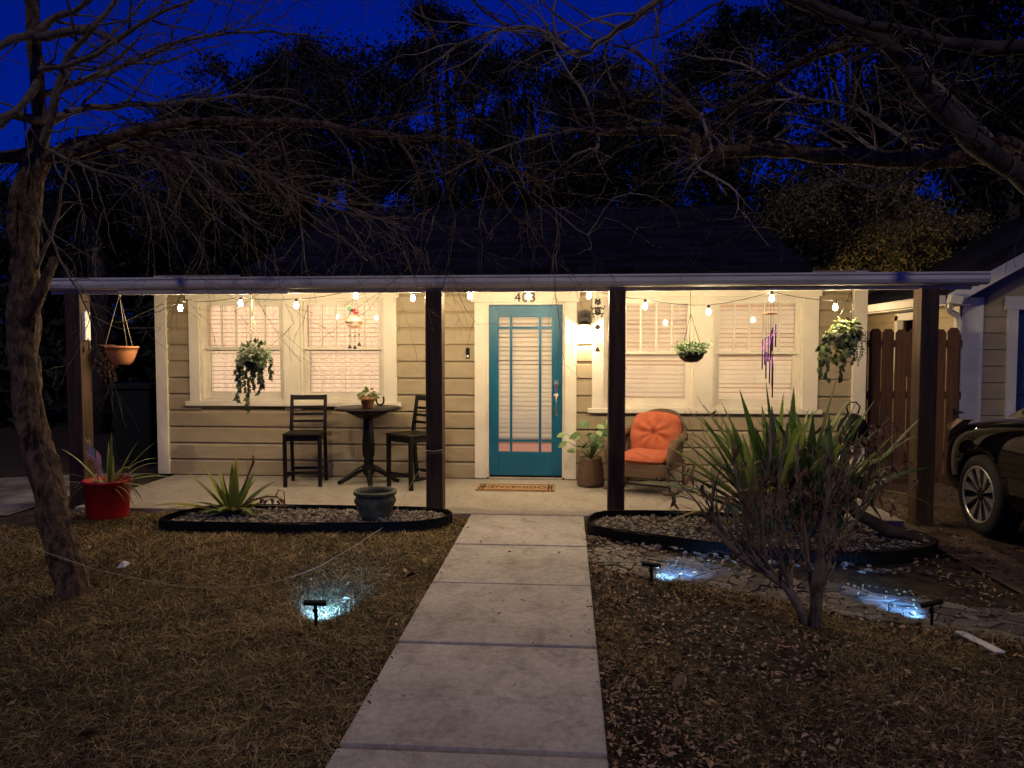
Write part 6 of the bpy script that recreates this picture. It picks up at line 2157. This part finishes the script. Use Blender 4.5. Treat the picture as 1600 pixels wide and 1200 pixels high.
blades('grass', 26000, (-6.6, -.89, 1.5, 6.9), lambda X, Y: okL(X, Y) & (patch(X, Y, 1.1, 4) > .35), .036, .0018, M['grassgreen'], 5, 1.8)
blades('grass', 16000, (.165, 3.4, 1.6, 5.6), lambda X, Y: okR(X, Y) & (patch(X, Y, 1.1, 7) > .2), .036, .0018, M['grassgreen'], 6, 1.8)


def litter(name, n, region, ok, size, seed, mat):
    r_ = np.random.default_rng(seed)
    x0, x1, y0, y1 = region
    Yp = y0 * (y1 / y0) ** r_.random(n * 4)
    Xp = r_.uniform(x0, x1, n * 4)
    k = ok(Xp, Yp, r_)
    Xp, Yp = Xp[k][:n], Yp[k][:n]
    n = len(Xp)
    Z = np.where((np.abs(Xp + .365) < .52), .004, gz(Xp, Yp)) + r_.uniform(0, .018, n) * np.where((np.abs(Xp + .365) < .52), .25, 1)
    a = r_.uniform(0, 2 * PI, n)
    tl = r_.normal(0, .35, n); rl = r_.normal(0, .35, n)
    d = np.stack([np.cos(a) * np.cos(tl), np.sin(a) * np.cos(tl), np.sin(tl)], 1)
    s = np.stack([-np.sin(a) * np.cos(rl), np.cos(a) * np.cos(rl), np.sin(rl)], 1)
    up = np.cross(d, s)
    L = (size * r_.lognormal(0, .35, n))[:, None]; W = L * r_.uniform(.25, .5, (n, 1)); cu = L * r_.uniform(-.1, .3, (n, 1))
    C = np.stack([Xp, Yp, Z], 1)
    P = [C - d * L * .5, C - d * L * .2 + s * W * .5 + up * cu, C + d * L * .2 + s * W * .42 + up * cu, C + d * L * .5 + up * cu * .4, C + d * L * .2 - s * W * .42 + up * cu, C - d * L * .2 - s * W * .5 + up * cu, C]
    V = np.stack(P, 1)
    b = (np.arange(n) * 7)[:, None, None]
    Fc = (b + np.array([[0, 1, 6], [1, 2, 6], [2, 3, 6], [3, 4, 6], [4, 5, 6], [5, 0, 6]])[None]).reshape(-1, 3)
    return tag(npmesh(name, V, Fc, mat), kind='stuff')


def okLit(X, Y, r_):
    vis = np.abs(X + .0745 * Y) < .78 * Y + .3
    near = np.exp(-np.maximum(0, X - .16) / .9)
    return vis & (X > .175) & ~inR(X, Y) & (pathd(X, Y) < .42) & ((np.abs(pathd(X, Y)) > .30) | (r_.random(len(X)) < .3)) & (r_.random(len(X)) < .22 + .75 * near)


litter('leaf_litter', 17000, (.17, 3.4, 1.6, 6.2), okLit, .024, 1, M['leaflitter'])
litter('leaf_litter', 4200, (-6, -.91, 1.6, 6.75), lambda X, Y, r_: okL(X, Y) & (r_.random(len(X)) < .10 + .90 * np.exp(-(-.91 - X) / .28) ), .026, 2, M['leaflitter'])
litter('leaf_litter', 260, (-.92, .19, 1.8, 6.7), lambda X, Y, r_: np.abs(np.abs(X + .365) - .525) < .035, .02, 10, M['leaflitter'])
litter('leaf_litter', 70, (-.86, .14, 1.8, 8.0), lambda X, Y, r_: r_.random(len(X)) < .5, .02, 9, M['leaflitter'])
litter('leaf_litter', 3500, (2.6, 5.2, 4.9, 9.0), lambda X, Y, r_: (X > 3.06) | (Y < 6.7) & ~inR(X, Y) & (pathd(X, Y) > .35), .03, 3, M['leaflitter'])
